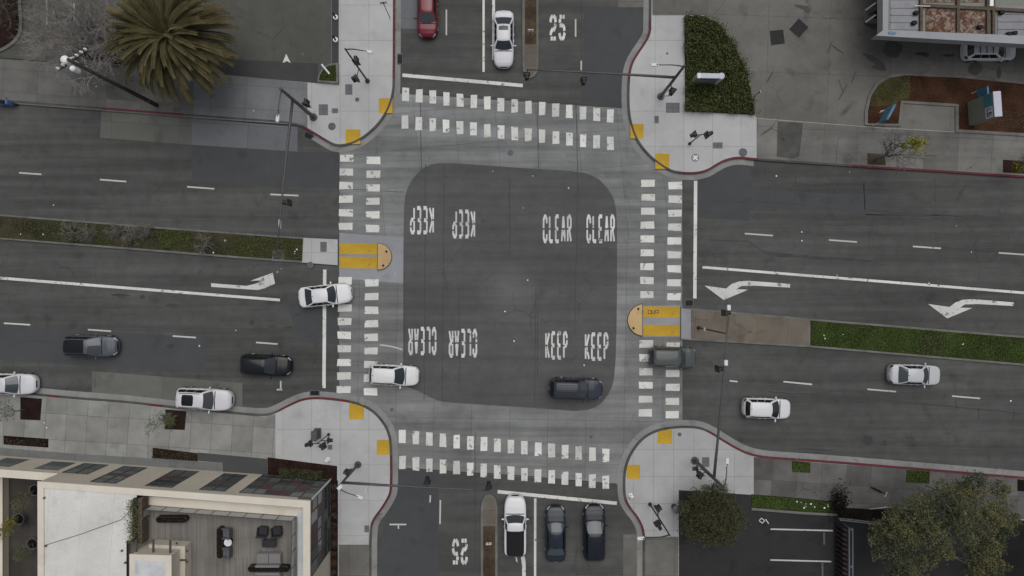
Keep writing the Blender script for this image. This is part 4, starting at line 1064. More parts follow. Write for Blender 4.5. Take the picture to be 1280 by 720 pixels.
signal_pole('short pedestrian signal post beside the green utility cabinet', (411.5, 542.5), None, 3.8, None, None,
            [(387.5, 554.5, 3.6, 200, 2), (403, 556, 3.6, 300, 3), (411, 550.5, 2.6, 0, 1)], r=.06, mat='pole_dark', base_r=.13)
# small posts and hydrants
def post_sign(label, base, h, w=.45, ang=0, mat='steel', plate_h=.45):
    x, y = G(*base); t = thing('sign_post', label, 'sign post', (x, y, .15), 0, 'small sign posts')
    MB().tube([(x, y, .15), (x, y, h)], .035, 8).build('post', 'pole_dark', t)
    MB().box((x + .04 * math.cos(ang), y + .04 * math.sin(ang), h - plate_h / 2), (.02, w, plate_h), ang).build('sign_plate', mat, t)
post_sign('thin sign post with a pale plate near the kerb by the red car', (488, 23.5), 3.6, .6, R(95), 'lampcase', .5)
post_sign('small sign post at the hedge corner by the station driveway', (942, 121), 1.6, .3, R(20), 'lampcase', .3)
post_sign('thin sign post standing between grass patch and the big olive tree', (1156, 606), 2.6, .4, R(90), 'lampcase', .5)
def hydrant(label, px, py, mat='whitething'):
    x, y = G(px, py); t = thing('fire_hydrant', label, 'hydrant', (x, y, .15), 0)
    MB().lathe([(.20, .15), (.20, .19), (.12, .20), (.12, .62), (.16, .63), (.16, .67), (.13, .75), (.06, .82), (.03, .86)], (x, y, 0), 16).build('barrel', mat, t, smooth=False)
    MB().tube([(x - .22, y, .50), (x + .22, y, .50)], .065, 10).build('side_outlet', mat, t); MB().tube([(x, y, .45), (x, y - .22, .45)], .08, 10).build('front_outlet', mat, t)
hydrant('white fire hydrant on the corner between two yellow pads and the red kerb', 788, 618.5)
hydrant('white fire hydrant at the edge of the red planting near the deck building', 410.5, 574)
def bollard(label, px, py):
    x, y = G(px, py); t = thing('bollard', label, 'bollard', (x, y, .15), 0, 'black bollards at the lot edge')
    MB().lathe([(.22, .15), (.22, .20), (.20, .21)], (x, y, 0), 18).build('white_base', 'whitething', t); MB().lathe([(.085, .2), (.085, 1.0), (.05, 1.05)], (x, y, 0), 14).build('post', 'trim', t)
bollard('black bollard on a white base, upper of the pair at the brown lot edge', 420, 22.5); bollard('black bollard on a white base, lower of the pair at the brown lot edge', 420, 50.5)
# green utility cabinet and litter bin
x, y = G(398, 541); t = thing('utility_cabinet', 'dark green utility cabinet beside the short pedestrian signal post', 'cabinet', (x, y, .15))
MB().rbox((x, y, .19), (.62, .95, .08), .04).build('plinth', 'pad_blue', t); MB().rbox((x, y, .8), (.45, .8, 1.2), .04).build('cabinet_box', 'greenmetal', t)
MB().rbox((x, y, 1.425), (.52, .88, .05), .04).build('cabinet_roof', 'pole', t); MB().box((x + .232, y, .8), (.012, .7, 1.0)).build('cabinet_door', 'greenmetal', t)
x, y = G(842, 632.5); t = thing('litter_bin', 'round dark green litter bin beside the round dark tree', 'litter bin', (x, y, .15))
MB().lathe([(.26, .15), (.31, .95), (.31, 1.0), (.25, 1.0), (.23, .5)], (x, y, 0), 20).build('drum', 'greenmetal', t); MB().lathe([(.33, 1.0), (.33, 1.05), (.22, 1.16), (.13, 1.17), (.13, 1.1)], (x, y, 0), 20).build('lid', 'steel', t)
# reflector posts on the median noses
for lab, px, py in (('small dark post on the tan nose of the weedy median, upper of two', 483.5, 314.5), ('small dark post on the tan nose of the weedy median, lower of two', 479.5, 332), ('small dark post on the tan nose by the brown-paved median, upper of two', 797.5, 386), ('small dark post on the tan nose by the brown-paved median, lower of two', 791.5, 410)):
    x, y = G(px, py); t = thing('marker_post', lab, 'marker post', (x, y, .158), 0, 'marker posts on median noses')
    MB().lathe([(.10, .158), (.10, .175)], (x, y, 0), 12).build('foot', 'trim', t); MB().lathe([(.04, .17), (.04, .55), (.02, .6)], (x, y, 0), 10).build('post', 'trim', t)
# keep-right markers at the soil medians
def median_sign(label, px, py, ang):
    x, y = G(px, py); t = thing('median_sign', label, 'sign', (x, y, .156), 0)
    MB().tube([(x, y, .156), (x, y, 1.5)], .03, 8).build('post', 'steel', t); MB().box((x, y, 1.25), (.5, .03, .55), ang).build('sign_plate', 'whitething', t)
median_sign('small white sign on a post in the soil of the lower narrow median', 611.5, 673, R(3)); median_sign('small pale sign on a post in the soil of the upper narrow median', 663, 45, R(-4))
# utility pole with transformer
x, y = G(197, 132); t = thing('utility_pole', 'wooden utility pole with white transformer and insulators by the palm', 'utility pole', (x, y, .15))
MB().tube([(x, y, .15), (x, y, 6), (x, y, 12.3)], [.19, .16, .12], 12).build('pole', 'wood_pole', t, smooth=True)
MB().box((x, y + .18, 11.7), (2.6, .11, .13), R(35)).build('crossarm', 'wood_pole', t)
p = Vector((x, y, 9.4)); MB().lathe([(.27, 10.7), (.30, 10.75), (.30, 12.0), (.22, 12.1), (.05, 12.15)], (x - .45, y + .1, 0), 16).build('transformer', 'whitething', t, smooth=False)
MB().lathe([(.18, 11.2), (.21, 11.25), (.21, 11.9), (.12, 12.0)], (x + .05, y - .5, 0), 14).build('transformer', 'whitething', t)
for k in (-1.2, -.75, -.3, .45, .85, 1.2):
    MB().lathe([(.05, 11.76), (.09, 11.8), (.09, 11.9), (.05, 11.92), (.08, 12.0), (.04, 12.08)], (x + k * math.cos(R(35)), y + .18 + k * math.sin(R(35)), 0), 10).build('insulator', 'whitething', t)
MB().tube([(x - .2, y + .5, 11.3), (x - .6, y + .3, 11.6), (x - .5, y, 12.1)], .05, 6).build('fuse_arm', 'lampcase', t)
MB().box((x + .25, y - .15, 1.8), (.35, .12, .6), R(-30)).build('meter_box', 'pole_dark', t)
# blue covered motor scooter at the kerb
x, y = G(12.5, 130.5); t = thing('motor_scooter', 'blue motor scooter parked at the kerb past the utility pole', 'motor scooter', (x, y, .0165), R(-4), local=True)
for q in (-.62, .62):
    w_ = MB().lathe([(.14, -.05), (.24, -.05), (.25, 0), (.24, .05), (.14, .05)], (q, 0, .25), 18, 'y').build('wheel', 'tyre', t); MB().lathe([(.13, -.055), (.13, .055)], (q, 0, .25), 14, 'y').build('rim', 'rim', w_)
mb = MB().rbox((-.35, 0, .55), (.85, .42, .5), .18).rbox((.1, 0, .34), (.5, .34, .14), .1).rbox((.42, 0, .62), (.24, .46, .75), .1); mb.build('body', 'binblue', t)
MB().rbox((-.3, 0, .84), (.8, .34, .12), .14).build('seat', 'trim', t); MB().tube([(.45, -.36, 1.05), (.5, 0, 1.0), (.45, .36, 1.05)], .025, 8).build('handlebar', 'trim', t)
MB().rbox((-.78, 0, .98), (.36, .38, .3), .1).build('top_box', 'lampcase', t)
# ------------------------------------------------------------------ building with the roof deck
ZR, ZD = 6.5, 5.7            # parapet top, deck level
def Q(px, py, z=ZR): return Vector(G3(px, py, z))
NE, NW, SW_, SE_ = Q(387, 627), Q(47.5, 602.5), Q(47.5, 960), Q(386, 960)
bld = thing('deck_building', 'cream two storey building with white roof, brown roof deck and striped glass corner', 'building', (NE.x, NE.y, .15))
def xy(v): return (v.x, v.y)
foot = [xy(NE), xy(NW), xy(SW_), xy(SE_)]
nd = (NW - NE).normalized(); nlen = (NW - NE).length          # along the street front, towards the courtyard
nn = Vector((-nd.y, nd.x, 0));
if nn.y < 0: nn = -nn                                            # outward normal of the street front
ed = (SE_ - NE).normalized(); en = Vector((1, 0, 0))
def inset(d): 
    return [xy(NE - nn * d - Vector((d, 0, 0))), xy(NW - nn * d + Vector((d, 0, 0))), xy(SW_ + Vector((d, 0, 0))), xy(SE_ - Vector((d, 0, 0)))]
# walls as a shell with the roof inside
mb = MB(); a, b = foot, inset(.42)
for i in range(4):
    j = (i + 1) % 4
    mb.add([(*a[i], .15), (*a[j], .15), (*a[j], ZR - .06), (*a[i], ZR - .06)], [(3, 2, 1, 0)])
    mb.add([(*b[i], ZD - .3), (*b[j], ZD - .3), (*b[j], ZR - .06), (*b[i], ZR - .06)], [(0, 1, 2, 3)])
mb.build('wall', 'cream', bld)
mb = MB(); a, b = [xy(Vector((*foot[0], 0)) + nn * .05 + en * .05), xy(Vector((*foot[1], 0)) + nn * .05 - en * .05), foot[2], xy(Vector((*foot[3], 0)) + en * .05)], inset(.48)
for i in range(4):
    j = (i + 1) % 4
    if i == 2: continue
    mb.add([(*a[i], ZR), (*a[j], ZR), (*b[j], ZR), (*b[i], ZR)], [(0, 1, 2, 3)])
    mb.add([(*a[i], ZR - .16), (*a[j], ZR - .16), (*a[j], ZR), (*a[i], ZR)], [(3, 2, 1, 0)])
    mb.add([(*b[i], ZR - .16), (*b[j], ZR - .16), (*b[j], ZR), (*b[i], ZR)], [(0, 1, 2, 3)])
mb.build('parapet_coping', 'coping', bld)
# roof: white membrane to the courtyard side, boards towards the street corner
def RP(px, py, z): return G(px, py, z)
zw = ZR - .10
xs0, xs1 = 168, 372
mr = MB().poly([RP(52, 607, zw), RP(171, 615, zw), RP(171, 676, zw), RP(158, 676, zw), RP(158, 960, zw), RP(52, 960, zw)], zw); mr.build('roof', 'membrane', bld)
zd = ZD
MB().poly([RP(171, 616, zd), RP(381, 632, zd), RP(381, 960, zd), RP(150, 960, zd), RP(150, 676, zd), RP(171, 676, zd)], zd).build('roof_deck', 'deck', bld)
MB().poly([RP(171, 619.5, zd), RP(381, 634, zd), RP(381, 646, zd), RP(171, 630, zd)], zd + .02).build('roof_gutter', 'coping', bld)
MB().poly([RP(372, 640, zd), RP(382, 640, zd), RP(382, 960, zd), RP(372, 960, zd)], zd + .024).build('roof_gutter', 'membrane_dirty', bld)
def wallbox(x, y, z0, z1, w, d, rz=0): return MB().box((x, y, (z0 + z1) / 2), (w, d, z1 - z0), rz)
# windows of the street front (distance t from the corner along nd)
def front_pt(t, out, z): 
    p = NE + nd * t + nn * out; return (p.x, p.y, z)
def front_panel(mb, t0, t1, z0, z1, out=.03, th=.05):
    vs = [front_pt(t0, out, z0), front_pt(t1, out, z0), front_pt(t1, out, z1), front_pt(t0, out, z1)] + [front_pt(t0, out - th, z0), front_pt(t1, out - th, z0), front_pt(t1, out - th, z1), front_pt(t0, out - th, z1)]
    return mb.add(vs, [(3, 2, 1, 0), (0, 1, 5, 4), (1, 2, 6, 5), (2, 3, 7, 6), (3, 0, 4, 7)])
gx = lambda px: (414 - px) / S / 1.0 * math.hypot(1, .073)     # ground-plan distance from the corner
zt1, zb1 = 5.55, .75
def tall_window(t0, t1, z0, z1, red=True):
    g = MB(); front_panel(g, t0 + .03, t1 - .03, z0 + .03, z1 - .03, .012, .02)
    f = MB(); tm = (t0 + t1) / 2
    zs = [z0, z0 + (z1 - z0) * .22, z0 + (z1 - z0) * .44, z0 + (z1 - z0) * .58, z0 + (z1 - z0) * .8, z1] if red else [z0, z0 + (z1 - z0) * .5, z1]
    for z in zs: front_panel(f, t0 - .04, t1 + .04, z - .035, z + .035, .04, .05)
    for k, t in enumerate((t0, tm, t1)): front_panel(f, t - .035, t + .035, z0, z1, .043, .05)
    fr = f.build('window', 'mullion', bld); g.build('glass', 'bglass', fr, origin=bld['_o'])
    if red: front_panel(MB(), 0, 1, 0, 1); r = MB(); front_panel(r, t0 + .04, t1 - .04, zs[2] + .03, zs[3] - .03, .022, .01); r.build('spandrel', 'redpanel', fr, origin=bld['_o'])
    for t in (t0 - .02,):
        for z in (z1 - .05, z1 - 1.0): MB().tube([front_pt(t, .0, z), front_pt(t, .22, z)], .035, 6).build('shade_bracket', 'mullion', fr, origin=bld['_o'])
for x0, x1 in ((313, 285), (253, 223.5), (189, 161)): tall_window(gx(x0), gx(x1), zb1, zt1)
for x0, x1 in ((141, 112),): tall_window(gx(x0), gx(x1), zb1, 3.7, False)
# glazed corner: grid of glass and red brown panels on both fronts
rnd = random.Random(5)
def corner_grid(fn, cols, rows, pattern):
    g = MB(); fn(g, cols[0], cols[-1], rows[0], rows[-1], .012, .02); o = g.build('curtain_wall', 'bglass', bld)
    f = MB()
    for z in rows: fn(f, cols[0] - .04, cols[-1] + .04, z - .03, z + .03, .05, .05)
    for t in cols: fn(f, t - .03, t + .03, rows[0], rows[-1], .053, .05)
    f.build('mullion_grid', 'mullion', o, origin=bld['_o'])
    for k in range(len(rows) - 1):
        i = 0
        while i < len(cols) - 1:
            ch = pattern[k][i % len(pattern[k])]; i0 = i
            while i < len(cols) - 1 and pattern[k][i % len(pattern[k])] == ch: i += 1
            if ch == 'g': continue
            m = MB(); fn(m, cols[i0] + .02, cols[i] - .02, rows[k] + .02, rows[k + 1] - .02, .026, .012)
            m.build('pale_glass' if ch == 'p' else 'cladding_panel', 'bglass2' if ch == 'p' else 'redpanel', o, origin=bld['_o'])
cols = [.06 + .985 * i for i in range(7)]; rows = [.3, 1.2, 2.4, 3.05, 4.3, 5.6]
corner_grid(front_panel, cols, rows, ['ggpggg', 'pgrgpg', 'rrrrrr', 'prpprg', 'ggrrpp'][::1])
def east_panel(mb, t0, t1, z0, z1, out=.03, th=.05):
    f = lambda t, o, z: ((NE + ed * t).x + o, (NE + ed * t).y, z)
    return mb.add([f(t0, out, z0), f(t1, out, z0), f(t1, out, z1), f(t0, out, z1), f(t0, out - th, z0), f(t1, out - th, z0), f(t1, out - th, z1), f(t0, out - th, z1)], [(0, 1, 2, 3), (4, 5, 1, 0), (5, 6, 2, 1), (6, 7, 3, 2), (7, 4, 0, 3)])
corner_grid(east_panel, [.06 + 1.02 * i for i in range(7)], [.3, 1.2, 2.4, 3.05, 4.3, 6.2], ['gggpgg', 'ggpggg', 'rrrrrr', 'prggpg', 'gprrgp'])
MB().box((NE.x + .02, NE.y + .02, 3.0), (.10, .10, 5.9)).build('corner_post', 'lampcase', bld)
mb = MB(); mb.box((NE.x - .55, NE.y + .03, 6.0), (1.1, .2, .12), math.atan2(nd.y, nd.x)); mb.box((NE.x + .03, NE.y - .5, 6.1), (.2, 1.0, .12)); mb.build('corner_beam', 'timber', bld)
# east fascia strip beyond the glass
# glass railing of the deck
def railing(pts, n):
    g, p = MB(), MB()
    for (a, b), m in zip(zip(pts[:-1], pts[1:]), n):
        a, b = Vector(a), Vector(b); L = (b - a).length; ang = math.atan2((b - a).y, (b - a).x)
        for i in range(m):
            q0, q1 = a + (b - a) * (i + .03) / m, a + (b - a) * (i + .97) / m; c = (q0 + q1) / 2
            g.box((c.x, c.y, zd + .55), ((q1 - q0).length, .015, .9), ang)
        for i in range(m + 1):
            q = a + (b - a) * i / m; p.box((q.x, q.y, zd + .53), (.05, .05, 1.05), ang)
        c = (a + b) / 2; p.box((c.x, c.y, zd + 1.07), (L, .06, .05), ang)
    r = p.build('deck_railing', 'mullion', bld); g.build('glass_panel', 'railglass', r, origin=bld['_o'])
railing([RP(183, 670, zd), RP(189, 632, zd), RP(370, 646, zd), RP(366, 960, zd)], (3, 9, 16))
# stair house
sx0, sy0 = RP(163, 694, 8.3); sx1, sy1 = RP(213, 960, 8.3)
pts = [(sx0, sy0), (sx1, sy0 - .1), (sx1, sy1), (sx0, sy1)]
st = MB().prism(pts, zd - .1, 8.2).build('stair_house', 'cream', bld)
MB().prism([(x - (.08 if x < sx1 - 1 else -.08), y + (.08 if y > sy1 + 2 else 0)) for x, y in pts], 8.2, 8.3).build('coping', 'coping', st, origin=bld['_o'])
MB().prism([(sx0 + .35, sy0 - .4), (sx1 - .4, sy0 - .5), (sx1 - .4, sy1), (sx0 + .35, sy1)], 8.3, 8.306).build('roof', 'membrane_dirty', st, origin=bld['_o'])
lx, ly = RP(214, 676, zd); lw = RP(239, 676, zd)[0] - lx
MB().prism([(sx0 + .6, ly + .1), (lx + lw, ly - .05), (lx + lw, sy1), (sx0 + .6, sy1)], zd - .05, 6.75).build('stair_annex', 'cream', bld)
for px in (174, 195, 216):
    a = RP(px, 690, 7.2); MB().box((a[0], a[1] + .55, 7.6), (.12, 1.1, .12)).build('beam_end', 'mullion', bld)
a = RP(227, 700, 6.76); MB().box((a[0], a[1], 6.78), (.75, .13, .05)).build('roof_hatch_bar', 'mullion', bld)
for px, py in ((221, 679), (234, 688.5), (234, 702)): a = RP(px, py, 6.76); MB().lathe([(.09, 6.75), (.09, 6.82), (.05, 6.85)], (a[0], a[1], 0), 10).build('roof_vent', 'mullion', bld)
mb = MB(); c = [RP(47, 684, zw), RP(58, 681, zw), RP(100, 668, zw), RP(153, 649, zw), RP(160, 641, zw), RP(168, 624, zw), RP(180, 621, zw)]
mb.tube([(x, y, zw + .03) for x, y in c], .022, 6); mb.build('cable', 'mullion', bld)
for px, py in ((56, 622), (58, 682), (153, 688), (157, 703)): a = RP(px, py, zw); MB().lathe([(.08, zw), (.07, zw + .1), (.09, zw + .12), (.03, zw + .16)], (a[0], a[1], 0), 10).build('roof_drain', 'iron', bld)
# lower screen wall and courtyard
zl = 4.1
cw = thing('courtyard_wall', 'low cream wall with windows closing off the planted courtyard', 'wall', (NW.x, NW.y, .15))
p0 = NW; p1 = NW + nd * 14
w0, w1 = p0, p1
pts = [xy(w0), xy(w1), xy(w1 - nn * .55), xy(w0 - nn * .55)]
MB().prism(pts, .15, zl).build('wall', 'cream', cw)
MB().prism([xy(w0 + nn * .05), xy(w1 + nn * .05), xy(w1 - nn * .6), xy(w0 - nn * .6)], zl, zl + .08).build('coping', 'coping', cw)
for k in range(4):
    t0 = nlen + .1 + 4.1 * k; f = MB(); front_panel(f, t0 + .55, t0 + 2.6, .75, 3.2, .012, .02); fr = f.build('window', 'mullion', cw)
    g = MB(); front_panel(g, t0 + .6, t0 + 2.55, .8, 3.15, .022, .01); g.build('glass', 'bglass', fr, origin=cw['_o'])
MB().prism([xy(NW), xy(NW + nd * 14), xy(SW_ + Vector((-14, 0, 0))), xy(SW_)], .1, .168).build('courtyard_paving', 'court', kind='structure')
a = Q(3, 586, 1.0); wg = thing('garden_wall', 'low pale coped garden wall on the far side of the potted trees', 'wall', (a.x, a.y, .15))
MB().prism([(a.x - .05, a.y + .5), (a.x - .6, a.y + .5), (a.x - .6, a.y - 24), (a.x - .05, a.y - 24)], .15, .92).build('wall', 'cream', wg)
MB().prism([(a.x, a.y + .5), (a.x - .65, a.y + .5), (a.x - .65, a.y - 24), (a.x, a.y - 24)], .92, 1.0).build('coping', 'coping', wg)
# ------------------------------------------------------------------ roof deck furniture
def chair(name, label, px, py, rz, mat, group):
    x, y = RP(px, py, zd + .3); t = thing(name, label, 'chair', (x, y, zd), R(rz), group, local=True)
    MB().rbox((0, 0, .33), (.72, .70, .22), .12).build('seat', mat, t)
    MB().rbox((-.34, 0, .58), (.14, .78, .62), .06).build('backrest', mat, t)
    for s in (1, -1): MB().rbox((-.02, s * .38, .48), (.62, .09, .30), .04).build('armrest', mat, t)
    for sx in (.28, -.28):
        for s in (1, -1): MB().tube([(sx, s * .30, 0), (sx, s * .30, .24)], .025, 6).build('leg', 'trim', t)
    return t
chair('lounge_chair', 'dark armchair on the roof deck, nearer to the glass railing corner', 346.5, 663.5, 95, 'charcoal', 'dark deck armchairs')
chair('lounge_chair', 'dark armchair on the roof deck, nearer to the round white table', 329, 663.5, 85, 'charcoal', 'dark deck armchairs')
chair('tub_chair', 'grey tub chair above the small white table', 283.5, 666, 180, 'greyfab', 'grey tub chairs'); chair('tub_chair', 'grey tub chair below the small white table', 283.5, 690, 180, 'greyfab', 'grey tub chairs')
x, y = RP(285, 678, zd + .5); t = thing('side_table', 'small round white table between two grey tub chairs', 'table', (x, y, zd), 0, local=True)
MB().lathe([(.31, .50), (.31, .54)], n=26).build('table_top', 'tablewhite', t); MB().lathe([(.05, .02), (.04, .5)], n=10).build('stem', 'trim', t); MB().lathe([(.2, 0), (.2, .02)], n=20).build('foot', 'trim', t)
MB().lathe([(.1, .541), (.08, .56), (.02, .565)], (.06, .03, 0), 14).build('ashtray', 'lampcase', t)
x, y = RP(336, 679.5, zd + .4); t = thing('coffee_table', 'dark rectangular coffee table below the two dark armchairs', 'table', (x, y, zd), 0, local=True)
MB().rbox((0, 0, .38), (1.1, .62, .08), .05).build('table_top', 'charcoal', t)
for sx in (.45, -.45):
    for s in (.24, -.24): MB().box((sx, s, .17), (.06, .06, .34)).build('leg', 'trim', t)
def sofa(label, px, py, rz):
    x, y = RP(px, py, zd + .4); t = thing('sofa', label, 'sofa', (x, y, zd), R(rz), 'light grey deck sofas', local=True)
    MB().rbox((0, 0, .22), (1.95, .95, .26), .08).build('base', 'sofafab', t)
    for s in (-.48, .48): MB().rbox((s, .06, .41), (.93, .78, .16), .07).build('seat_cushion', 'sofafab', t)
    MB().rbox((0, -.44, .55), (1.95, .18, .5), .06).build('backrest', 'sofafab', t)
sofa('light grey sofa above the black trough planter', 336, 699, 0); sofa('light grey sofa at the picture edge below the black trough planter', 336, 722, 180)
def trough(label, px, py, L, rz, plant=True):
    x, y = RP(px, py, zd + .35); t = thing('trough_planter', label, 'planter', (x, y, zd), R(rz), 'black trough planters', local=True)
    MB().rbox((0, 0, .28), (L, .50, .56), .24, 0, 5).build('tub', 'planter', t); MB().rbox((0, 0, .57), (L - .14, .36, .03), .17, 0, 5).build('earth', 'darkbed', t)
    if plant:
        mb = MB(); r = random.Random(px)
        for i in range(int(L * 60)):
            p = Vector((r.uniform(-L / 2 + .15, L / 2 - .15), r.gauss(0, .12), .6 + r.random() * .12)); leaf(mb, p, .07, r)
        o = mb.build('dry_plants', 'leaf_dry', t); o['kind'] = 'stuff'
def leaf(mb, p, s, r, flat=0.0):
    a, b = r.uniform(0, 2 * math.pi), math.acos(r.uniform(flat, 1))
    n = Vector((math.sin(b) * math.cos(a), math.sin(b) * math.sin(a), math.cos(b)))
    u = n.orthogonal().normalized(); w = n.cross(u); q = r.uniform(0, 6.28); u, w = u * math.cos(q) + w * math.sin(q), w * math.cos(q) - u * math.sin(q)
    l = s * r.uniform(.7, 1.3); d = l * .42
    mb.add([p - u * l * .5, p + w * d * .5 + n * l * .06, p + u * l * .5, p - w * d * .5 + n * l * .06], [(0, 1, 2), (0, 2, 3)])
trough('black trough planter alone on the deck below the railing', 215, 649, 2.5, 0); trough('black trough planter standing along the grey tub chairs', 275.5, 678, 2.5, 90); trough('black trough planter between the two light grey sofas', 336, 710.5, 3.3, 0)
x, y = RP(171, 651, zw + .4); t = thing('green_planter_box', 'long timber planter with green grasses between white roof and deck', 'planter', (x, y, zw - .4), 0, local=True)
MB().box((.32, 0, .45), (.30, 3.6, .9)).build('timber_side', 'timber', t); MB().box((-.08, 0, .40), (.5, 3.5, .8)).build('tub', 'planter', t)
mb = MB(); r = random.Random(3)
for i in range(1500):
    p = Vector((r.gauss(-.18, .26), r.uniform(-1.7, 1.7), .85 + abs(r.gauss(0, .16)))); leaf(mb, p, .15, r)
mb.build('grasses', 'leaf_olive', t)

# ------------------------------------------------------------------ station canopy, signs
zc = 5.2
def C(px, py, z=zc): return G(px, py, z)
c0 = C(1100, 45); can = thing('station_canopy', 'flat filling station canopy with white fascia, grey ribbed and rusty roof panels', 'canopy', (c0[0], c0[1], .15))
out = [C(1095, 44.5), C(1400, 62), C(1400, -160), C(1103, -160), C(1103, 38)]
MB().prism([C(1097, 44), C(1400, 61.5), C(1400, -160), C(1104, -160), C(1104, 38)], zc - .75, zc - .28, True).build('soffit', 'signgrey', can)
mb = MB()
i_ = [C(1106, 36), C(1400, 50), C(1400, -160), C(1113, -160)]
mb.add([(*C(1095, 44.5), zc), (*C(1400, 62), zc), (*C(1400, 49.5), zc), (*C(1110, 37.5), zc)], [(0, 1, 2, 3)])
mb.add([(*C(1095, 44.5), zc), (*C(1110, 37.5), zc), (*C(1113, -160), zc), (*C(1103.5, -160), zc), (*C(1103.5, 38), zc)], [(0, 1, 2, 3, 4)])
for a, b in ((C(1095, 44.5), C(1400, 62)), (C(1103.5, 38), C(1095, 44.5)), (C(1103.5, -160), C(1103.5, 38)), (C(1400, 49.5), C(1110, 37.5)), (C(1110, 37.5), C(1113, -160))):
    mb.add([(*a, zc - .85), (*b, zc - .85), (*b, zc), (*a, zc)], [(0, 1, 2, 3)])
mb.build('fascia', 'canopywhite', can)
zrf = zc - .27
def rp(name, x0, y0, x1, y1, mat, dz=0.0):
    a, b = C(x0, y0, zrf), C(x1, y1, zrf); mb = MB()
    mb.prism([(a[0], b[1]), (b[0], b[1]), (b[0], a[1]), (a[0], a[1])], zrf - .03, zrf + dz)
    return mb, a, b
def ribbed(x0, y0, x1, y1):
    mb, a, b = rp('p', x0, y0, x1, y1, 'rib', .02); n = max(2, int(abs(b[1] - a[1]) / .55))
    for i in range(1, n):
        y = a[1] + (b[1] - a[1]) * i / n; mb.box(((a[0] + b[0]) / 2, y, zrf + .045), (b[0] - a[0], .06, .05))
    mb.build('ribbed_panel', 'rib', can)
ribbed(1113, 1, 1149, 37); ribbed(1247, 8, 1300, 46); ribbed(1113, -60, 1300, -1)
for x0, x1 in ((1157, 1197), (1200, 1233)):
    mb, a, b = rp('p', x0, 8, x1, 42, 'rust', .03); mb.build('rusty_panel', 'rust', can)
mb, a, b = rp('p', 1158, -3, 1240, 3, 'rust', .03); mb.build('rusty_panel', 'rust', can)
mb = MB()
for x in (1152.5, 1198.5, 1236, 1243): p, q = C(x, -60, zc), C(x, 45, zc); mb.box((p[0], (p[1] + q[1]) / 2, zrf + .1), (.22, abs(p[1] - q[1]), .25))
p, q = C(1150, 5, zc), C(1300, 6, zc); mb.box(((p[0] + q[0]) / 2, p[1] - .3, zrf + .12), (q[0] - p[0], .25, .2), R(-3)); mb.build('roof_beam', 'timber', can)
mb = MB()
for px, py in ((1146, 15.5), (1143.5, 28), (1226, 33.5), (1253, 15), (1269, 41), (1262, 42)): a = C(px, py, zc); mb.rbox((a[0], a[1], zc - .1), (.38, .30, .3), .06)
mb.build('roof_unit', 'trim', can)
a, b = C(1144, 7, zc), C(1163, 7.5, zc); MB().tube([(*a, zc - .05), (*b, zc - .05)], .04, 6).build('conduit', 'lampcase', can)
a = C(1239, 1, zc); MB().box((a[0], a[1], zc), (.28, .9, .16)).build('roof_box', 'whitething', can)
a = C(1115, 41.3, zc + .01); MB().rbox((a[0], a[1], zc + .02), (.62, .22, .05), .06, R(-3)).build('fascia_lamp', 'blue', can)
for px, py in ((1150, 15), (1260, 20), (1150, -90), (1260, -90)):
    a = G(px - 40, py + 25); MB().box((a[0], a[1], 2.3), (.35, .35, 4.3)).build('column', 'canopywhite', can)
# pump island at the canopy end
a = G(1088, 22); t = thing('fuel_pump', 'dark fuel pump with two white guard pipes at the end of the canopy', 'fuel pump', (a[0], a[1], .15), R(0), local=True)
MB().rbox((.6, .1, .08), (2.6, 1.4, .16), .3).build('island_kerb', 'kerb', t); MB().rbox((.6, .1, .9), (.9, .6, 1.5), .06).build('pump_body', 'trim', t); MB().rbox((.6, .1, 1.72), (1.0, .7, .16), .05).build('pump_head', 'lampcase', t)
for s in (.55, -.5): MB().tube([(-.55, s, .12), (-.15, s + .28, 1.05)], .07, 10).build('guard_pipe', 'whitething', t)
MB().tube([(.1, .1, 1.3), (-.3, .1, .9), (-.35, .12, .3), (.1, .2, .2)], .025, 6).build('hose', 'trim', t)
# monument sign in the hedge
a = G(878, 108); t = thing('monument_sign', 'low white and teal block sign standing in the dark green hedge', 'sign', (a[0], a[1], .15), R(-1), local=True)
MB().rbox((-.1, .2, 1.1), (2.15, .40, 2.2), .1).build('sign_block', 'signgrey', t); MB().rbox((-.15, .2, 2.24), (1.85, .44, .08), .06).build('sign_cap', 'signwhite', t)
MB().rbox((-.95, .2, 2.25), (.32, .46, .09), .05).build('end_cap', 'lampcase', t)
MB().lathe([(.26, .2), (.30, 2.1), (.26, 2.26)], (.98, .22, 0), 20).build('round_end', 'signwhite', t)
MB().box((.42, -.006, 1.95), (.95, .02, .42)).build('teal_band', 'teal', t)
mb = MB()
for i in range(4): mb.box((-.72 + i * .16, -.006, 2.02), (.11, .016, .22))
mb.build('sign_letters', 'trim', t)
def panel_sign(label, px, py, h, w, th, ang, mat, stripes, posts=True, name='price_sign'):
    a = G(px, py); t = thing(name, label, 'sign', (a[0], a[1], .276), R(ang), local=True)
    if posts:
        for s in (-1, 1): MB().tube([(s * w * .42, 0, 0), (s * w * .42, 0, h)], .05, 8).build('post', 'lampcase', t)
    MB().rbox((0, 0, h - .65), (w, th, 1.3), .02).build('sign_panel', mat, t)
    return t, h
t, h = panel_sign('blue slatted price sign on posts beside the dry olive grass', 1093, 150, 2.5, 1.5, .14, 62, 'blue', 5)
for i in range(5): MB().box((0, .09, h - .15 - i * .26), (1.44, .05, .16)).build('price_slat', 'teal' if i % 2 else 'blue', t)
MB().tube([(.75, 0, .05), (1.6, -.9, .1)], .06, 8).build('stay', 'lampcase', t)
t, h = panel_sign('small blue and green price panel above the tall boxed sign', 1212, 124, 2.1, 1.0, .14, 95, 'blue', 3)
MB().box((-.25, -.085, h - .5), (.42, .02, .8)).build('green_panel', 'green', t)
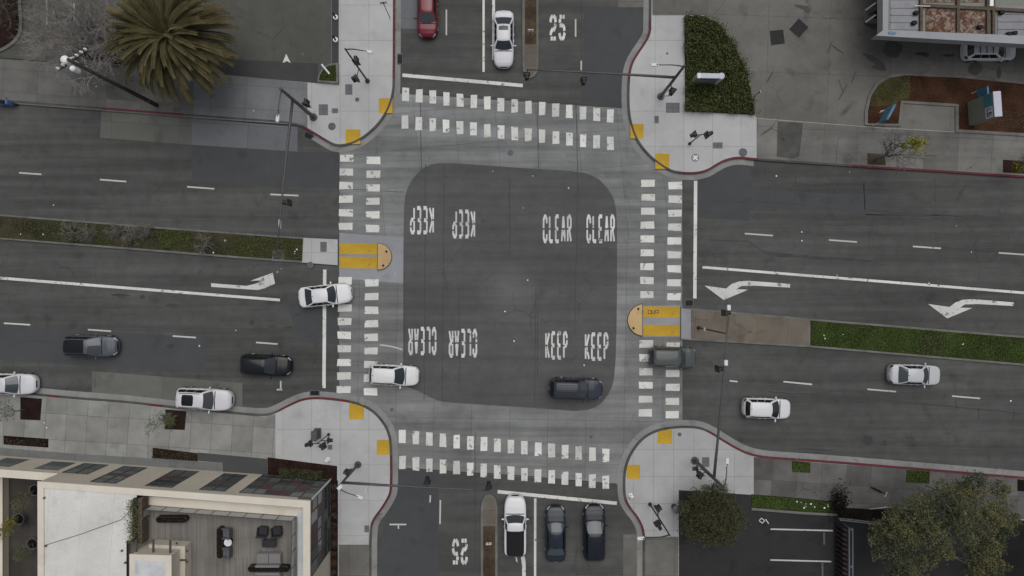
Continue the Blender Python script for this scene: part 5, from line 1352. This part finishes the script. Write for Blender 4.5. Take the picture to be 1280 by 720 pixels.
a = G(1210, 150); t = thing('boxed_sign', 'tall boxed station sign with grey side, white top and black letters', 'sign', (a[0], a[1], .276), R(4), local=True)
MB().rbox((.1, .45, 1.7), (.62, 2.1, 3.2), .05).build('sign_box', 'signgrey', t); MB().rbox((.1, .45, 3.34), (.66, 2.14, .08), .05).build('sign_cap', 'signwhite', t)
MB().box((-.222, .95, 2.65), (.02, .95, .95)).build('teal_band', 'teal', t); MB().box((-.222, -.1, 2.72), (.02, .95, .85)).build('white_panel', 'signwhite', t)
mb = MB()
for i, (y, z, w, hh) in enumerate([(.20, 2.75, .07, .55), (.08, 2.52, .2, .09), (-.12, 2.75, .07, .55), (-.25, 2.99, .2, .08), (-.25, 2.76, .2, .08), (-.25, 2.52, .2, .08), (-.37, 2.64, .07, .3)]): mb.box((-.236, y, z), (.012, w, hh))
mb.build('sign_letters', 'trim', t)
# ------------------------------------------------------------------ fence, railing, dark lot things
a, b = G(1041, 651), G(1041, 820)
t = thing('slat_fence', 'dark brown slat fence with grey pipe rail beside the marked parking bays', 'fence', (a[0], a[1], .154))
mb = MB(); n = int(abs(a[1] - b[1]) / .42)
for i in range(n): mb.box((a[0] + .3, a[1] - .2 - i * .42, 1.0), (.55, .2, 1.55), R(-18))
mb.build('slats', 'fence_brown', t)
for dx in (.55, .85): MB().tube([(a[0] + dx, a[1], 1.85), (a[0] + dx, b[1], 1.85)], .07, 8).build('top_rail', 'steel', t)
for i in range(4): MB().tube([(a[0] + .7, a[1] - .1 - i * 3.2, .15), (a[0] + .7, a[1] - .1 - i * 3.2, 1.95)], .09, 8).build('post', 'steel', t)
a, b = G(1050, 650, 1.1), G(1112, 657, 1.1); t = thing('pipe_railing', 'grey pipe railing running from the slat fence towards the olive tree', 'railing', (a[0], a[1], .154))
for z in (.6, 1.1): MB().tube([(*a, z), (*b, z)], .06, 8).build('rail', 'steel', t)
for k in (0, .33, .66, 1): MB().tube([(a[0] + (b[0] - a[0]) * k, a[1] + (b[1] - a[1]) * k, .15), (a[0] + (b[0] - a[0]) * k, a[1] + (b[1] - a[1]) * k, 1.1)], .05, 8).build('post', 'steel', t)
def wheelstop(label, px, y0, y1):
    a, b = G(px, y0), G(px, y1); box = MB().rbox((a[0], (a[1] + b[1]) / 2, .21), (.18, abs(a[1] - b[1]), .11), .04)
    tag(box.build('wheel_stop', 'iron', origin=(a[0], (a[1] + b[1]) / 2, .158)), label, 'wheel stop', 'wheel stops of the lot')
wheelstop('concrete wheel stop beside the fence, between the two white bay lines', 1028.5, 664.5, 679.5); wheelstop('concrete wheel stop beside the fence, below both white bay lines', 1026.5, 702.5, 719)
a = G(1262, 700, 0); t = thing('black_top_block', 'low shed with a flat black top behind the olive tree', 'dark block', (a[0], a[1], .15))  # low block filling the almost black area by the olive tree
q = [G(1247, 672, 3), G(1400, 660, 3), G(1400, 900, 3), G(1240, 900, 3)]
MB().prism(q, .15, 2.9).build('wall', 'fence_brown', t); MB().prism([(q[0][0] - .2, q[0][1] + .2), (q[1][0], q[1][1] + .2), q[2], (q[3][0] - .2, q[3][1])], 2.9, 3.05).build('roof', 'tar', t)
def heap(label, px, py, name, cat, seed):
    r = random.Random(seed); x, y = G(px, py); t = thing(name, label, cat, (x, y, .16), 0, local=True); mb = MB()
    return t, mb, r
t, mb, r = heap('black shrub with dark leaves between the grass strip and the dark pit', 1046, 626, 'dark_shrub', 'shrub', 4)
for i in range(900):
    p = Vector((r.gauss(0, .42), r.gauss(0, .75), .2 + abs(r.gauss(0, .4)))); leaf(mb, p, .2, r)
mb.build('foliage', 'darkbed', t); MB().tube([(0, 0, 0), (.05, .05, .7)], .05, 6).build('stem', 'bark', t)
x, y = G(1094, 611); t = thing('kick_scooter', 'small dark kick scooter parked on the dim sidewalk near the grass patch', 'scooter', (x, y, .166), R(-25), local=True)
MB().rbox((0, 0, .14), (.75, .16, .06), .05).build('deck', 'trim', t); MB().tube([(.42, 0, .15), (.32, 0, 1.05)], .04, 8).build('stem', 'trim', t); MB().tube([(.33, -.24, 1.05), (.33, .24, 1.05)], .025, 8).build('handlebar', 'lampcase', t)
for q in (-.45, .47): MB().lathe([(.11, -.03), (.11, .03)], (q, 0, .11), 14, 'y').build('wheel', 'tyre', t)
# ------------------------------------------------------------------ plants
from mathutils import noise as mn
def leaves_blob(mb, c, rad, n, size, r, shell=.45, flat=0.0, holes=.0):
    cx, cy, cz = c
    for i in range(n):
        while True:
            v = Vector((r.uniform(-1, 1), r.uniform(-1, 1), r.uniform(-.75, 1)))
            if .02 < v.length < 1 and (v.length > shell or r.random() < .35): break
        if mn.noise(Vector((cx + v.x * rad, cy + v.y * rad, cz + v.z * rad)) * (1.15 / max(.45, rad ** .5))) < r.uniform(-.42, .02): continue
        k = rad * (1 + .26 * math.sin(v.x * 5 + cx) * math.cos(v.y * 6 + cy) + .22 * math.sin(v.x * 11 + v.z * 7 + cy) * math.sin(v.y * 10 + cx) + r.gauss(0, .05))
        leaf(mb, Vector((cx + v.x * k, cy + v.y * k, cz + v.z * k * .8)), size, r, flat)
def limb(mb, a, b, r0, r1, r, n=6, wob=.08):
    a, b = Vector(a), Vector(b); L = (b - a).length; path = []
    m = 4
    for i in range(m + 1):
        t = i / m; p = a + (b - a) * t
        if 0 < i < m: p += Vector((r.gauss(0, wob * L), r.gauss(0, wob * L), r.gauss(0, wob * L * .4)))
        path.append(p)
    mb.tube(path, [r0 + (r1 - r0) * i / m for i in range(m + 1)], n); return path
def twigs(mb, a, d, L, rad, depth, r, spread=.6, up=.1, sides=4):
    b = a + d * L
    mid = a + d * L * .5 + Vector((r.gauss(0, .06), r.gauss(0, .06), r.gauss(0, .04))) * L
    mb.tube([a, mid, b], [rad, rad * .8, rad * .6], sides, False)
    if depth == 0: return
    for k in range(r.choice((2, 3, 3))):
        nd_ = (d + Vector((r.gauss(0, spread), r.gauss(0, spread), r.gauss(0, spread * .6) + up))).normalized()
        s = b if k < 2 else mid
        twigs(mb, s, nd_, L * r.uniform(.62, .88), rad * .66, depth - 1, r, spread, up, sides)
# --- the palm
def palm(label, px, py, h, Rr):
    r = random.Random(11); x, y = G(px, py); t = thing('palm_tree', label, 'palm tree', (x, y, .15))
    top = Vector((x - .1, y + .1, h)); mb = MB()
    prof = []
    for i in range(24):
        z = .15 + (h - .15) * i / 23; prof.append((.42 + (.06 if i % 2 else 0) - .05 * i / 23, z))
    mb.lathe(prof, (x, y, 0), 14); mb.build('trunk', 'bark', t)
    cr = MB(); rc = MB()
    N = 200
    for k in range(N):
        az = k * 2.39996 + r.gauss(0, .12); f = k / N
        el = R(66 - 84 * f ** .8 + r.gauss(0, 4)); L = Rr * (.80 + .42 * min(1, f * 1.6)) * r.uniform(.86, 1.07); droop = .55 + .35 * f
        pts = []; p = top + Vector((math.cos(az), math.sin(az), 0)) * .18 + Vector((0, 0, .35 * (1 - f))); n = 10; e = el
        for i in range(n + 1):
            pts.append(p.copy()); p = p + Vector((math.cos(az) * math.cos(e), math.sin(az) * math.cos(e), math.sin(e))) * L / n; e -= droop * (1.6 * (i + 1) / n) * .22
            az += r.gauss(0, .008)
        rc.tube(pts, [.03 - .024 * i / n for i in range(n + 1)], 4, False)
        m = 52
        for i in range(3, m):
            q = i / m * n; j = min(int(q), n - 1); a = pts[j] + (pts[j + 1] - pts[j]) * (q - j); d = (pts[j + 1] - pts[j]).normalized()
            sd = d.cross(Vector((0, 0, 1))).normalized(); up = sd.cross(d)
            for s in (1, -1):
                ll = .62 * (1 - .55 * (i / m) ** 2) * min(1, .35 + i / m * 2.5) * r.uniform(.85, 1.1)
                dr = (d * .88 + sd * s * .46 + up * .10).normalized(); tip = a + dr * ll - Vector((0, 0, .16 * ll)); wv = d.cross(dr).cross(dr).normalized() * .036
                if wv.length < 1e-4: continue
                mid = a + dr * ll * .55 + Vector((0, 0, .02))
                cr.add([a, mid + wv, tip, mid - wv], [(0, 1, 2), (0, 2, 3)])
    cr.build('crown', 'leaf_palm', t); rc.build('frond_stems', 'leaf_olive', t)
    db = MB()
    for k in range(60):
        az = r.uniform(0, 6.28); e = r.uniform(-.3, .9); a = top + Vector((math.cos(az) * .2, math.sin(az) * .2, .1)); db.tube([a, a + Vector((math.cos(az) * math.cos(e), math.sin(az) * math.cos(e), math.sin(e))) * r.uniform(.5, 1.1)], [.05, .015], 4, False)
    db.build('frond_bases', 'redpanel', t)
palm('big date palm with a wide olive green crown beside the brown parking lot', 259, 81, 6.6, 4.55)
# --- leafy trees
def tree(name, label, base, clumps, nl, size, mat, trunk_r=.2, seed=1, group=None, bark='bark', fork=.45, shell=.45):
    """clumps: (px, py, z, radius m) surveyed"""
    r = random.Random(seed); x, y = G(*base); t = thing(name, label, 'tree', (x, y, .15), 0, group)
    cs = [(*G(px, py, z), z, rad) for px, py, z, rad in clumps]; mx = sum(c[0] for c in cs) / len(cs); my = sum(c[1] for c in cs) / len(cs); zmin = min(c[2] - c[3] for c in cs); zf = max(.8, zmin * fork + .3)
    tr = MB(); f = Vector((x + (mx - x) * .3, y + (my - y) * .3, zf)); tr.tube([(x, y, .1), (x + (f.x - x) * .4, y + (f.y - y) * .4, zf * .5), f], [trunk_r * 1.25, trunk_r, trunk_r * .85], 10)
    for c in cs:
        path = limb(tr, f, (c[0], c[1], c[2] - c[3] * .1), trunk_r * .55, trunk_r * .12, r)
        for k in range(5):
            a = path[r.choice((2, 3))]; tr.tube([a, (c[0] + r.gauss(0, c[3] * .5), c[1] + r.gauss(0, c[3] * .5), c[2] + r.uniform(-.2, .5) * c[3])], [trunk_r * .16, trunk_r * .05], 5, False)
    tr.build('trunk', bark, t, smooth=True)
    mb = MB(); tot = sum(c[3] ** 2 for c in cs)
    for c in cs: leaves_blob(mb, c[:3], c[3], int(nl * c[3] ** 2 / tot), size, r, shell)
    mb.build('crown', mat, t); return t
r = random.Random(21); cl = []
for i in range(26):
    a = i * 2.4; d = 35 * math.sqrt((i + .3) / 26); cl.append((890 + d * math.cos(a), 644 + d * math.sin(a) * .93, 3.6 - .0009 * d * d + r.uniform(-.3, .4), r.uniform(.7, 1.0)))
tree('round_tree', 'round dark evergreen tree beside the litter bin at the lot corner', (876, 629), cl, 30000, .16, 'leaf_dark', .16, 2)
big = [(1220, 604, 6.2, .95), (1252, 612, 6.0, .75), (1186, 622, 6.8, 1.35), (1152, 632, 6.6, 1.3), (1122, 645, 6.0, 1.0), (1108, 682, 5.6, 1.3), (1138, 704, 5.8, 1.5), (1160, 662, 7.2, 1.6), (1204, 650, 7.6, 1.6), (1238, 640, 6.6, 1.5), (1256, 658, 5.8, .9), (1226, 684, 6.6, 1.4), (1240, 708, 6.2, 1.1), (1268, 648, 5.2, .55), (1180, 690, 6.2, .9), (1100, 662, 5.4, .8), (1128, 668, 6.6, 1.2), (1205, 612, 5.6, .9), (1246, 678, 5.6, .8), (1222, 712, 6, 1.0), (1125, 724, 5.2, 1.2)]
tree('spreading_tree', 'large spreading olive green tree with see-through gaps over the dim sidewalk', (1125, 640), [(a, b, c, d) for a, b, c, d in big], 62000, .165, 'leaf_olive', .24, 3, None, 'twig_pale', .5, .3)
tree('street_tree', 'sparse grey green street tree beside the bare maroon tree pit', (36, 511), [(8, 512, 3.6, .8), (-4, 520, 3.9, .9), (14, 520, 3.4, .6), (4, 505, 3.3, .6)], 420, .15, 'leaf_grey', .05, 4, 'sparse street trees', 'twig', .6, .0)
tree('street_tree', 'thin street tree with sparse grey green leaves next to the grassy tree pit', (219, 517), [(196, 524, 3.6, .75), (186, 533, 3.8, .7), (204, 520, 3.2, .6), (190, 540, 3.7, .6)], 420, .15, 'leaf_grey', .05, 5, 'sparse street trees', 'twig', .6, .0)
def mixed_tree(label, base, yellow, bare, seed, nl=900):
    r = random.Random(seed); x, y = G(*base); t = thing('young_street_tree', label, 'tree', (x, y, .15)); tr = MB(); f = Vector((x, y, 2.0))
    tr.tube([(x, y, .15), f], [.08, .06], 8)
    for px, py, z in bare:
        p = Vector(G3(px, py, z)); d = (p - f); twigs(tr, f, d.normalized(), d.length * .45, .045, 4, r, .38, .02)
    for px, py, z, rad in yellow:
        p = Vector(G3(px, py, z)); limb(tr, f, p, .045, .015, r)
    tr.build('trunk', 'twig', t); mb = MB()
    for px, py, z, rad in yellow: leaves_blob(mb, G3(px, py, z), rad, int(nl * rad), .16, r, .1)
    mb.build('crown', 'leaf_yellow', t)
mixed_tree('half bare young tree with a bright yellow green top by the station island', (1092, 200), [(1147, 184, 5.2, .75), (1152, 180, 5.6, .55), (1140, 178, 5.4, .55), (1131, 182, 5.0, .3)], [(1115, 180, 4.5), (1125, 195, 4.2), (1135, 190, 4.8), (1150, 193, 4.4), (1120, 172, 4.6), (1108, 188, 4)], 6, 700)
mixed_tree('yellow green young tree at the picture edge in the maroon kerb bed', (1268, 209), [(1278, 206, 2.4, .55), (1288, 196, 3.0, .7), (1270, 212, 1.6, .4)], [(1285, 205, 3.0)], 7, 700)
# --- bare tree left of the palm
r = random.Random(31); x, y = G(146, 66); t = thing('bare_tree', 'leafless grey twiggy tree between the palm and the utility pole top', 'tree', (x, y, .15)); tr = MB()
tr.tube([(x, y, .15), (x - .2, y + .1, 1.6)], [.2, .15], 8); f = Vector((x - .2, y + .1, 1.6))
for k in range(11):
    a = k * 2.4; e = .25 + .75 * ((k * .37) % 1); d = Vector((math.cos(a) * e * 1.25, math.sin(a) * e * 1.1, 1)).normalized(); twigs(tr, f, d, 1.75, .14, 7, r, .42, .02)
tr.build('trunk', 'twig_tree', t)
t = thing('dark_tree', 'dark leafed tree over the maroon bed at the picture corner', 'tree', (*G(20, 20), .15)); tr = MB(); r = random.Random(8); c = G3(4, 8, 2.4)
tr.tube([(*G(20, 20), .15), c], [.14, .06], 8); f = Vector(c)
for k in range(7):
    a = k * .9; twigs(tr, f, Vector((math.cos(a), math.sin(a), .25)).normalized(), .9, .05, 4, r, .4, .0)
tr.build('trunk', 'bark', t); mb = MB(); leaves_blob(mb, c, 1.9, 900, .16, r, .2); mb.build('crown', 'leaf_dark', t)
# --- bare shrubs and weeds on the left median
for i, (px, py, s) in enumerate([(92, 291, 1.0), (112, 293, .9), (146, 289, .8), (168, 297, 1.1), (184, 289, .8), (258, 307, .9)]):
    r = random.Random(40 + i); x, y = G(px, py); lab = ['leafless grey shrub on the weedy median beside the bare brown strip', 'leafless grey shrub touching the one beside the bare brown strip', 'small leafless shrub by the brown gap of the weedy median', 'widest leafless grey shrub in the middle of the weedy median', 'small leafless shrub just before the greenest weeds of the median', 'lone leafless shrub standing near the rusty lid on the weedy median'][i]
    t = tag(thing('bare_shrub', lab, 'shrub', (x, y, .156)), None, None, 'bare shrubs on the median'); mb = MB()
    for k in range(9):
        a = k * 2.4; d = Vector((math.cos(a), math.sin(a), .5 + .3 * (k % 3))).normalized(); twigs(mb, Vector((x, y, .16)), d, .40 * s, .03, 5, r, .55, -.02, 3)
    mb.build('branches', 'twig_pale', t)
def inside(poly, x, y):
    c = False; n = len(poly)
    for i in range(n):
        x1, y1 = poly[i]; x2, y2 = poly[(i + 1) % n]
        if (y1 > y) != (y2 > y) and x < (x2 - x1) * (y - y1) / (y2 - y1) + x1: c = not c
    return c
from mathutils import noise as mn
def carpet(name, pts, n, size, z0, zh, mat, seed, label=None, flat=.3, patchy=None, kind='stuff'):
    """ground cover: loose leaves spread over a surveyed outline"""
    r = random.Random(seed); xs = [p[0] for p in pts]; ys = [p[1] for p in pts]; mb = MB(); k = 0; tries = 0
    while k < n and tries < n * 12:
        tries += 1; px, py = r.uniform(min(xs), max(xs)), r.uniform(min(ys), max(ys))
        if not inside(pts, px, py): continue
        d = mn.noise(Vector((px * .045, py * .06, seed)))
        if patchy is not None and d < patchy + r.uniform(-.12, .12): continue
        x, y = G(px, py); leaf(mb, Vector((x, y, z0 + zh * r.random() * (1 + .6 * mn.noise(Vector((px * .15, py * .15, 9)))))), size, r, flat); k += 1
    o = mb.build(name, mat, kind=kind)
    if label: o['label'] = label
    return o
MWG = [(-60, 264), (0, 270), (200, 286), (379, 299), (378, 326), (300, 320.5), (150, 308.5), (0, 297), (-60, 292)]
carpet('weeds', MWG, 2600, .11, .16, .12, 'leaf_weed', 3, patchy=.12)
carpet('dry_grass', MWG, 2200, .11, .16, .10, 'leaf_grey', 33, patchy=-.1)
carpet('weeds', [(105, 280), (140, 284), (138, 305), (108, 301)], 600, .11, .16, .14, 'leaf_weed', 34)
carpet('weeds', [(195, 288), (240, 290), (243, 312), (205, 310)], 1500, .13, .16, .2, 'leaf_weed', 5)
carpet('weeds', [(50, 275), (100, 279), (100, 303), (50, 299)], 500, .11, .16, .12, 'leaf_weed', 4)
carpet('weeds', [(282, 295), (379, 300), (378, 326), (285, 318)], 2600, .12, .16, .16, 'leaf_weed', 6)
carpet('grass', [(1013, 401.5), (1280, 423.5), (1330, 428), (1330, 459), (1280, 453.5), (1013, 430.5)], 16000, .10, .158, .09, 'leaf_grass', 7, flat=.1)
hed = [(855, 21.5), (880, 22), (899, 34), (918, 60), (933, 95), (942.5, 144), (856, 139.5)]
carpet('groundcover', hed, 13000, .17, .35, .34, 'leaf_hedge', 8, flat=.1, patchy=-.5)
carpet('groundcover', [(853, 20), (881, 19), (902, 33), (921, 60), (936, 95), (945, 146), (853, 141)], 4500, .2, .3, .8, 'leaf_hedge', 28, flat=.05, patchy=.04)
slab('hedge_bed', hed, .12, .34, 'darkbed')
carpet('dry_grass', [(1146, 420), (1180, 418), (1176, 445), (1150, 441)], 420, .12, .2, .12, 'leaf_grey', 35, flat=.1)
carpet('grass', [(938.5, 618), (1000, 622.5), (1040, 627), (1045, 640), (938.5, 633.5)], 3200, .10, .165, .09, 'leaf_grass', 9, flat=.1)
carpet('grass', [(989.5, 576.5), (1011.5, 577.5), (1011.5, 590), (989.5, 589)], 700, .10, .165, .08, 'leaf_grass', 10, flat=.1)
carpet('grass', [(1132.5, 587), (1160.5, 589), (1159.5, 603.5), (1131.5, 601.5)], 900, .10, .165, .08, 'leaf_grass', 11, flat=.1)
carpet('leaf_litter', [(1140, 100), (1330, 112), (1330, 164), (1200, 160), (1198, 132), (1135, 127)], 2600, .07, .28, .03, 'leaf_dry', 12, flat=.6)
carpet('leaf_litter', [(1086, 132), (1120, 132), (1120, 154), (1086, 152)], 260, .07, .28, .03, 'leaf_dry', 13, flat=.6)
carpet('dry_grass', [(1088, 125), (1097, 108), (1110, 100), (1135, 98), (1133, 124), (1120, 127)], 1500, .10, .282, .06, 'leaf_olive', 14, flat=.2)
carpet('dry_grass', [(1250, 140), (1330, 146), (1330, 164), (1240, 160)], 900, .10, .282, .06, 'leaf_olive', 15, flat=.2)
carpet('leaf_litter', [(657, -20), (670, -20), (670, 55), (657, 55)], 380, .06, .158, .02, 'leaf_dry', 16, flat=.6)
carpet('leaf_litter', [(605, 658), (618, 658), (618, 760), (605, 760)], 420, .06, .158, .02, 'leaf_dry', 17, flat=.6)
carpet('groundcover', [(337, 573), (420, 583), (420, 600), (337, 596)], 900, .13, .2, .35, 'leaf_red', 18, flat=.1)
carpet('groundcover', [(352, 582), (405, 587), (405, 601), (352, 598)], 2600, .15, .25, .75, 'leaf_dark', 19, flat=.1)
carpet('groundcover', [(193, 560), (246, 566), (246, 575), (193, 571)], 420, .13, .2, .35, 'leaf_dark', 20, flat=.1)
carpet('groundcover', [(8, 546), (60, 549), (60, 557), (8, 554)], 220, .13, .2, .3, 'leaf_dry', 21, flat=.1)
gw = W([(398, 104), (399, 97), (404, 88), (412, 82), (424, 80), (424.5, 106)])
pw = thing('wedge_planter', 'small wedge planter with grass at the corner of the brown lot', 'planter', (*gw[0], .15)); MB().prism(gw, .15, .42).build('kerb_box', 'kerb', pw)
cc = (sum(p[0] for p in gw) / 6, sum(p[1] for p in gw) / 6); MB().prism([(cc[0] + (p[0] - cc[0]) * .8, cc[1] + (p[1] - cc[1]) * .8) for p in gw], .4, .43).build('turf', 'turf', pw)
mb = MB(); r = random.Random(9)
for i in range(420):
    u, v = r.random(), r.random(); px, py = 401 + u * 21, 84 + v * 19
    if inside([(400, 103), (401, 97), (406, 89), (413, 84), (423, 82), (423, 105)], px, py): x, y = G(px, py); leaf(mb, Vector((x, y, .44 + .06 * r.random())), .1, r, .1)
mb.build('grass', 'leaf_weed', pw, kind='stuff'); a, b = G(404, 83), G(414, 95); MB().tube([(*a, .5), (*b, .55)], .09, 8).build('fallen_pipe', 'lampcase', pw)
# tufted grass plant in the tree pit, round box bushes, courtyard pots
def bush(name, label, px, py, rad, z, mat, n, seed, group=None, size=.12):
    r = random.Random(seed); x, y = G(px, py, z); t = thing(name, label, 'shrub', (x, y, .16), 0, group); mb = MB(); leaves_blob(mb, (x, y, z), rad, n, size, r, .5); mb.build('foliage', mat, t); MB().tube([(x, y, .15), (x, y, z)], .04, 6).build('stem', 'bark', t)
x, y = G(214, 524); t = thing('grass_plant', 'tufted olive grass plant in the tree pit beside the white crossover', 'plant', (x, y, .166)); mb = MB(); r = random.Random(77)
for k in range(150):
    a = r.uniform(0, 6.28); L = r.uniform(.35, .85); d = Vector((math.cos(a), math.sin(a), 0)); o = Vector((x + r.gauss(0, .12), y + r.gauss(0, .2), .16)); w_ = Vector((-d.y, d.x, 0)) * .022
    m1 = o + d * L * .5 + Vector((0, 0, L * .55)); e = o + d * L + Vector((0, 0, L * .25)); mb.add([o - w_, o + w_, m1 + w_, m1 - w_, e], [(0, 1, 2, 3), (3, 2, 4)])
mb.build('blades', 'leaf_olive', t)
for i, py in enumerate((608, 620, 633, 645, 657, 668, 680, 692, 704, 716)):
    o = ['first', 'second', 'third', 'fourth', 'fifth', 'sixth', 'seventh', 'eighth', 'ninth', 'tenth'][i]
    bush('box_bush', o + ' small round bush from the street corner in the maroon strip along the deck building', 417.5, py, .30, .42, 'twig' if i % 3 == 0 else 'leaf_dry', 160, 60 + i, 'round bushes along the deck building', .10)
for i, (lab, pot, clump) in enumerate((('upper round courtyard pot with a small olive tree', (75, 594), [(31, 622, 2.4, .55), (23, 632, 2.8, .5)]), ('middle round courtyard pot with a bright green small tree', (56, 627), [(10, 658, 2.4, .6), (2, 664, 2.8, .6), (16, 650, 2.0, .35)]), ('lower round courtyard pot with a small sparse tree', (72, 656), [(30, 690, 2.3, .5), (22, 696, 2.6, .4)]))):
    r = random.Random(90 + i); x, y = G(pot[0], pot[1]); x, y = G((28 + 20, 25, 42)[i] - 3 * (i == 0), (612, 648, 679)[i], .7); t = thing('potted_tree', lab, 'potted tree', (x, y, .168), 0, 'courtyard pots')
    MB().lathe([(.34, .168), (.44, .85), (.50, .85), (.50, .9), (.46, .9), (.44, .75)], (x, y, 0), 28).build('pot', 'steel', t, smooth=False); MB().lathe([(.445, .78), (.445, .80)], (x, y, 0), 24).build('earth', 'darkbed', t)
    tr = MB(); mb = MB()
    for c in clump:
        p = G3(*c[:3]); limb(tr, (x, y, .8), p, .04, .012, r); leaves_blob(mb, p, c[3] * 1.25, int(800 * c[3]), .13, r, .1)
    tr.build('trunk', 'twig', t); mb.build('crown', 'leaf_yellow' if i == 1 else 'leaf_olive', t)
# litter
def scrap(pts, seed):
    r = random.Random(seed); mb = MB()
    for px, py, z in pts:
        x, y = G(px, py); s = r.uniform(.04, .10)
        mb.add([(x + s * math.cos(a + r.gauss(0, .3)), y + s * math.sin(a + r.gauss(0, .3)), z + .01 + .04 * r.random()) for a in (0, 1.6, 3.1, 4.7)], [(0, 1, 2), (0, 2, 3)])
    return mb.build('litter', 'whitething', kind='stuff')
r = random.Random(55)
scrap([(710.5, 235, .02), (666, 220, .02), (654, 260, .02), (370, 314, .2), (372, 312, .2), (369, 317, .2), (352, 336, .02), (347, 340, .02), (1029, 419, .18), (1030, 423, .18), (1052, 418, .18), (1202, 430, .18), (28, 293, .2), (56, 293, .2), (283, 301, .2), (268, 316, .2), (252, 316, .2), (57, 528, .17), (60, 534, .17), (1002, 290, .02), (1002, 301, .02), (1046, 344, .02), (1161, 354, .02), (1214, 315, .02), (970, 220, .02), (122, 109, .17), (1000, 627, .2), (995, 626, .2), (1006, 629, .2), (1017, 633, .2), (1033, 630, .2), (1045, 626, .5), (1263, 501, .02), (318, 139, .17)] + [(1000 + r.random() * 40, 626 + r.random() * 8, .22) for _ in range(5)] + [(300 + r.random() * 500, 200 + r.random() * 350, .02) for _ in range(5)] + [(r.random() * 1280, 180 + r.random() * 330, .02) for _ in range(8)], 5)

# ------------------------------------------------------------------ camera, light, sky
cam = bpy.data.cameras.new('camera'); co = bpy.data.objects.new('camera', cam); COL.objects.link(co)
co.location = (0, 0, H); co.rotation_euler = (0, 0, 0); cam.sensor_width = 36; cam.lens = 36 * H / (1280 / S); cam.clip_end = 1000; sc.camera = co
w = bpy.data.worlds.new('World'); sc.world = w; w.use_nodes = True; nt = w.node_tree
sky = nt.nodes.new('ShaderNodeTexSky'); sky.sky_type = 'NISHITA'; sky.sun_disc = False; SUN_E, SUN_A = R(70), R(15)
sky.sun_elevation = SUN_E; sky.sun_rotation = SUN_A; sky.air_density = 1.0; sky.dust_density = 3.5; sky.ozone_density = 1.0
hs = nt.nodes.new('ShaderNodeHueSaturation'); hs.inputs['Saturation'].default_value = .35   # high thin cloud greys the sky
nt.links.new(sky.outputs[0], hs.inputs['Color']); nt.links.new(hs.outputs[0], nt.nodes['Background'].inputs[0]); nt.nodes['Background'].inputs[1].default_value = .08
sl = bpy.data.lights.new('sun', 'SUN'); sl.energy = 1.4; sl.angle = R(58); sl.color = (1.0, .985, .95); so = bpy.data.objects.new('sun', sl); COL.objects.link(so)
# sky rotation is measured clockwise from north (+y)
d = Vector((math.sin(SUN_A) * math.cos(SUN_E), math.cos(SUN_A) * math.cos(SUN_E), math.sin(SUN_E)))
so.rotation_euler = d.to_track_quat('Z', 'Y').to_euler(); so.location = (0, 0, 80)
sc.view_settings.view_transform = 'Standard'; sc.view_settings.look = 'None'; sc.view_settings.gamma = 1; sc.view_settings.use_curve_mapping = False
sc.view_settings.exposure = -.10
sc.cycles.max_bounces = 6; sc.cycles.use_denoising = True
for o in list(bpy.data.objects):
    if '_o' in o: del o['_o']
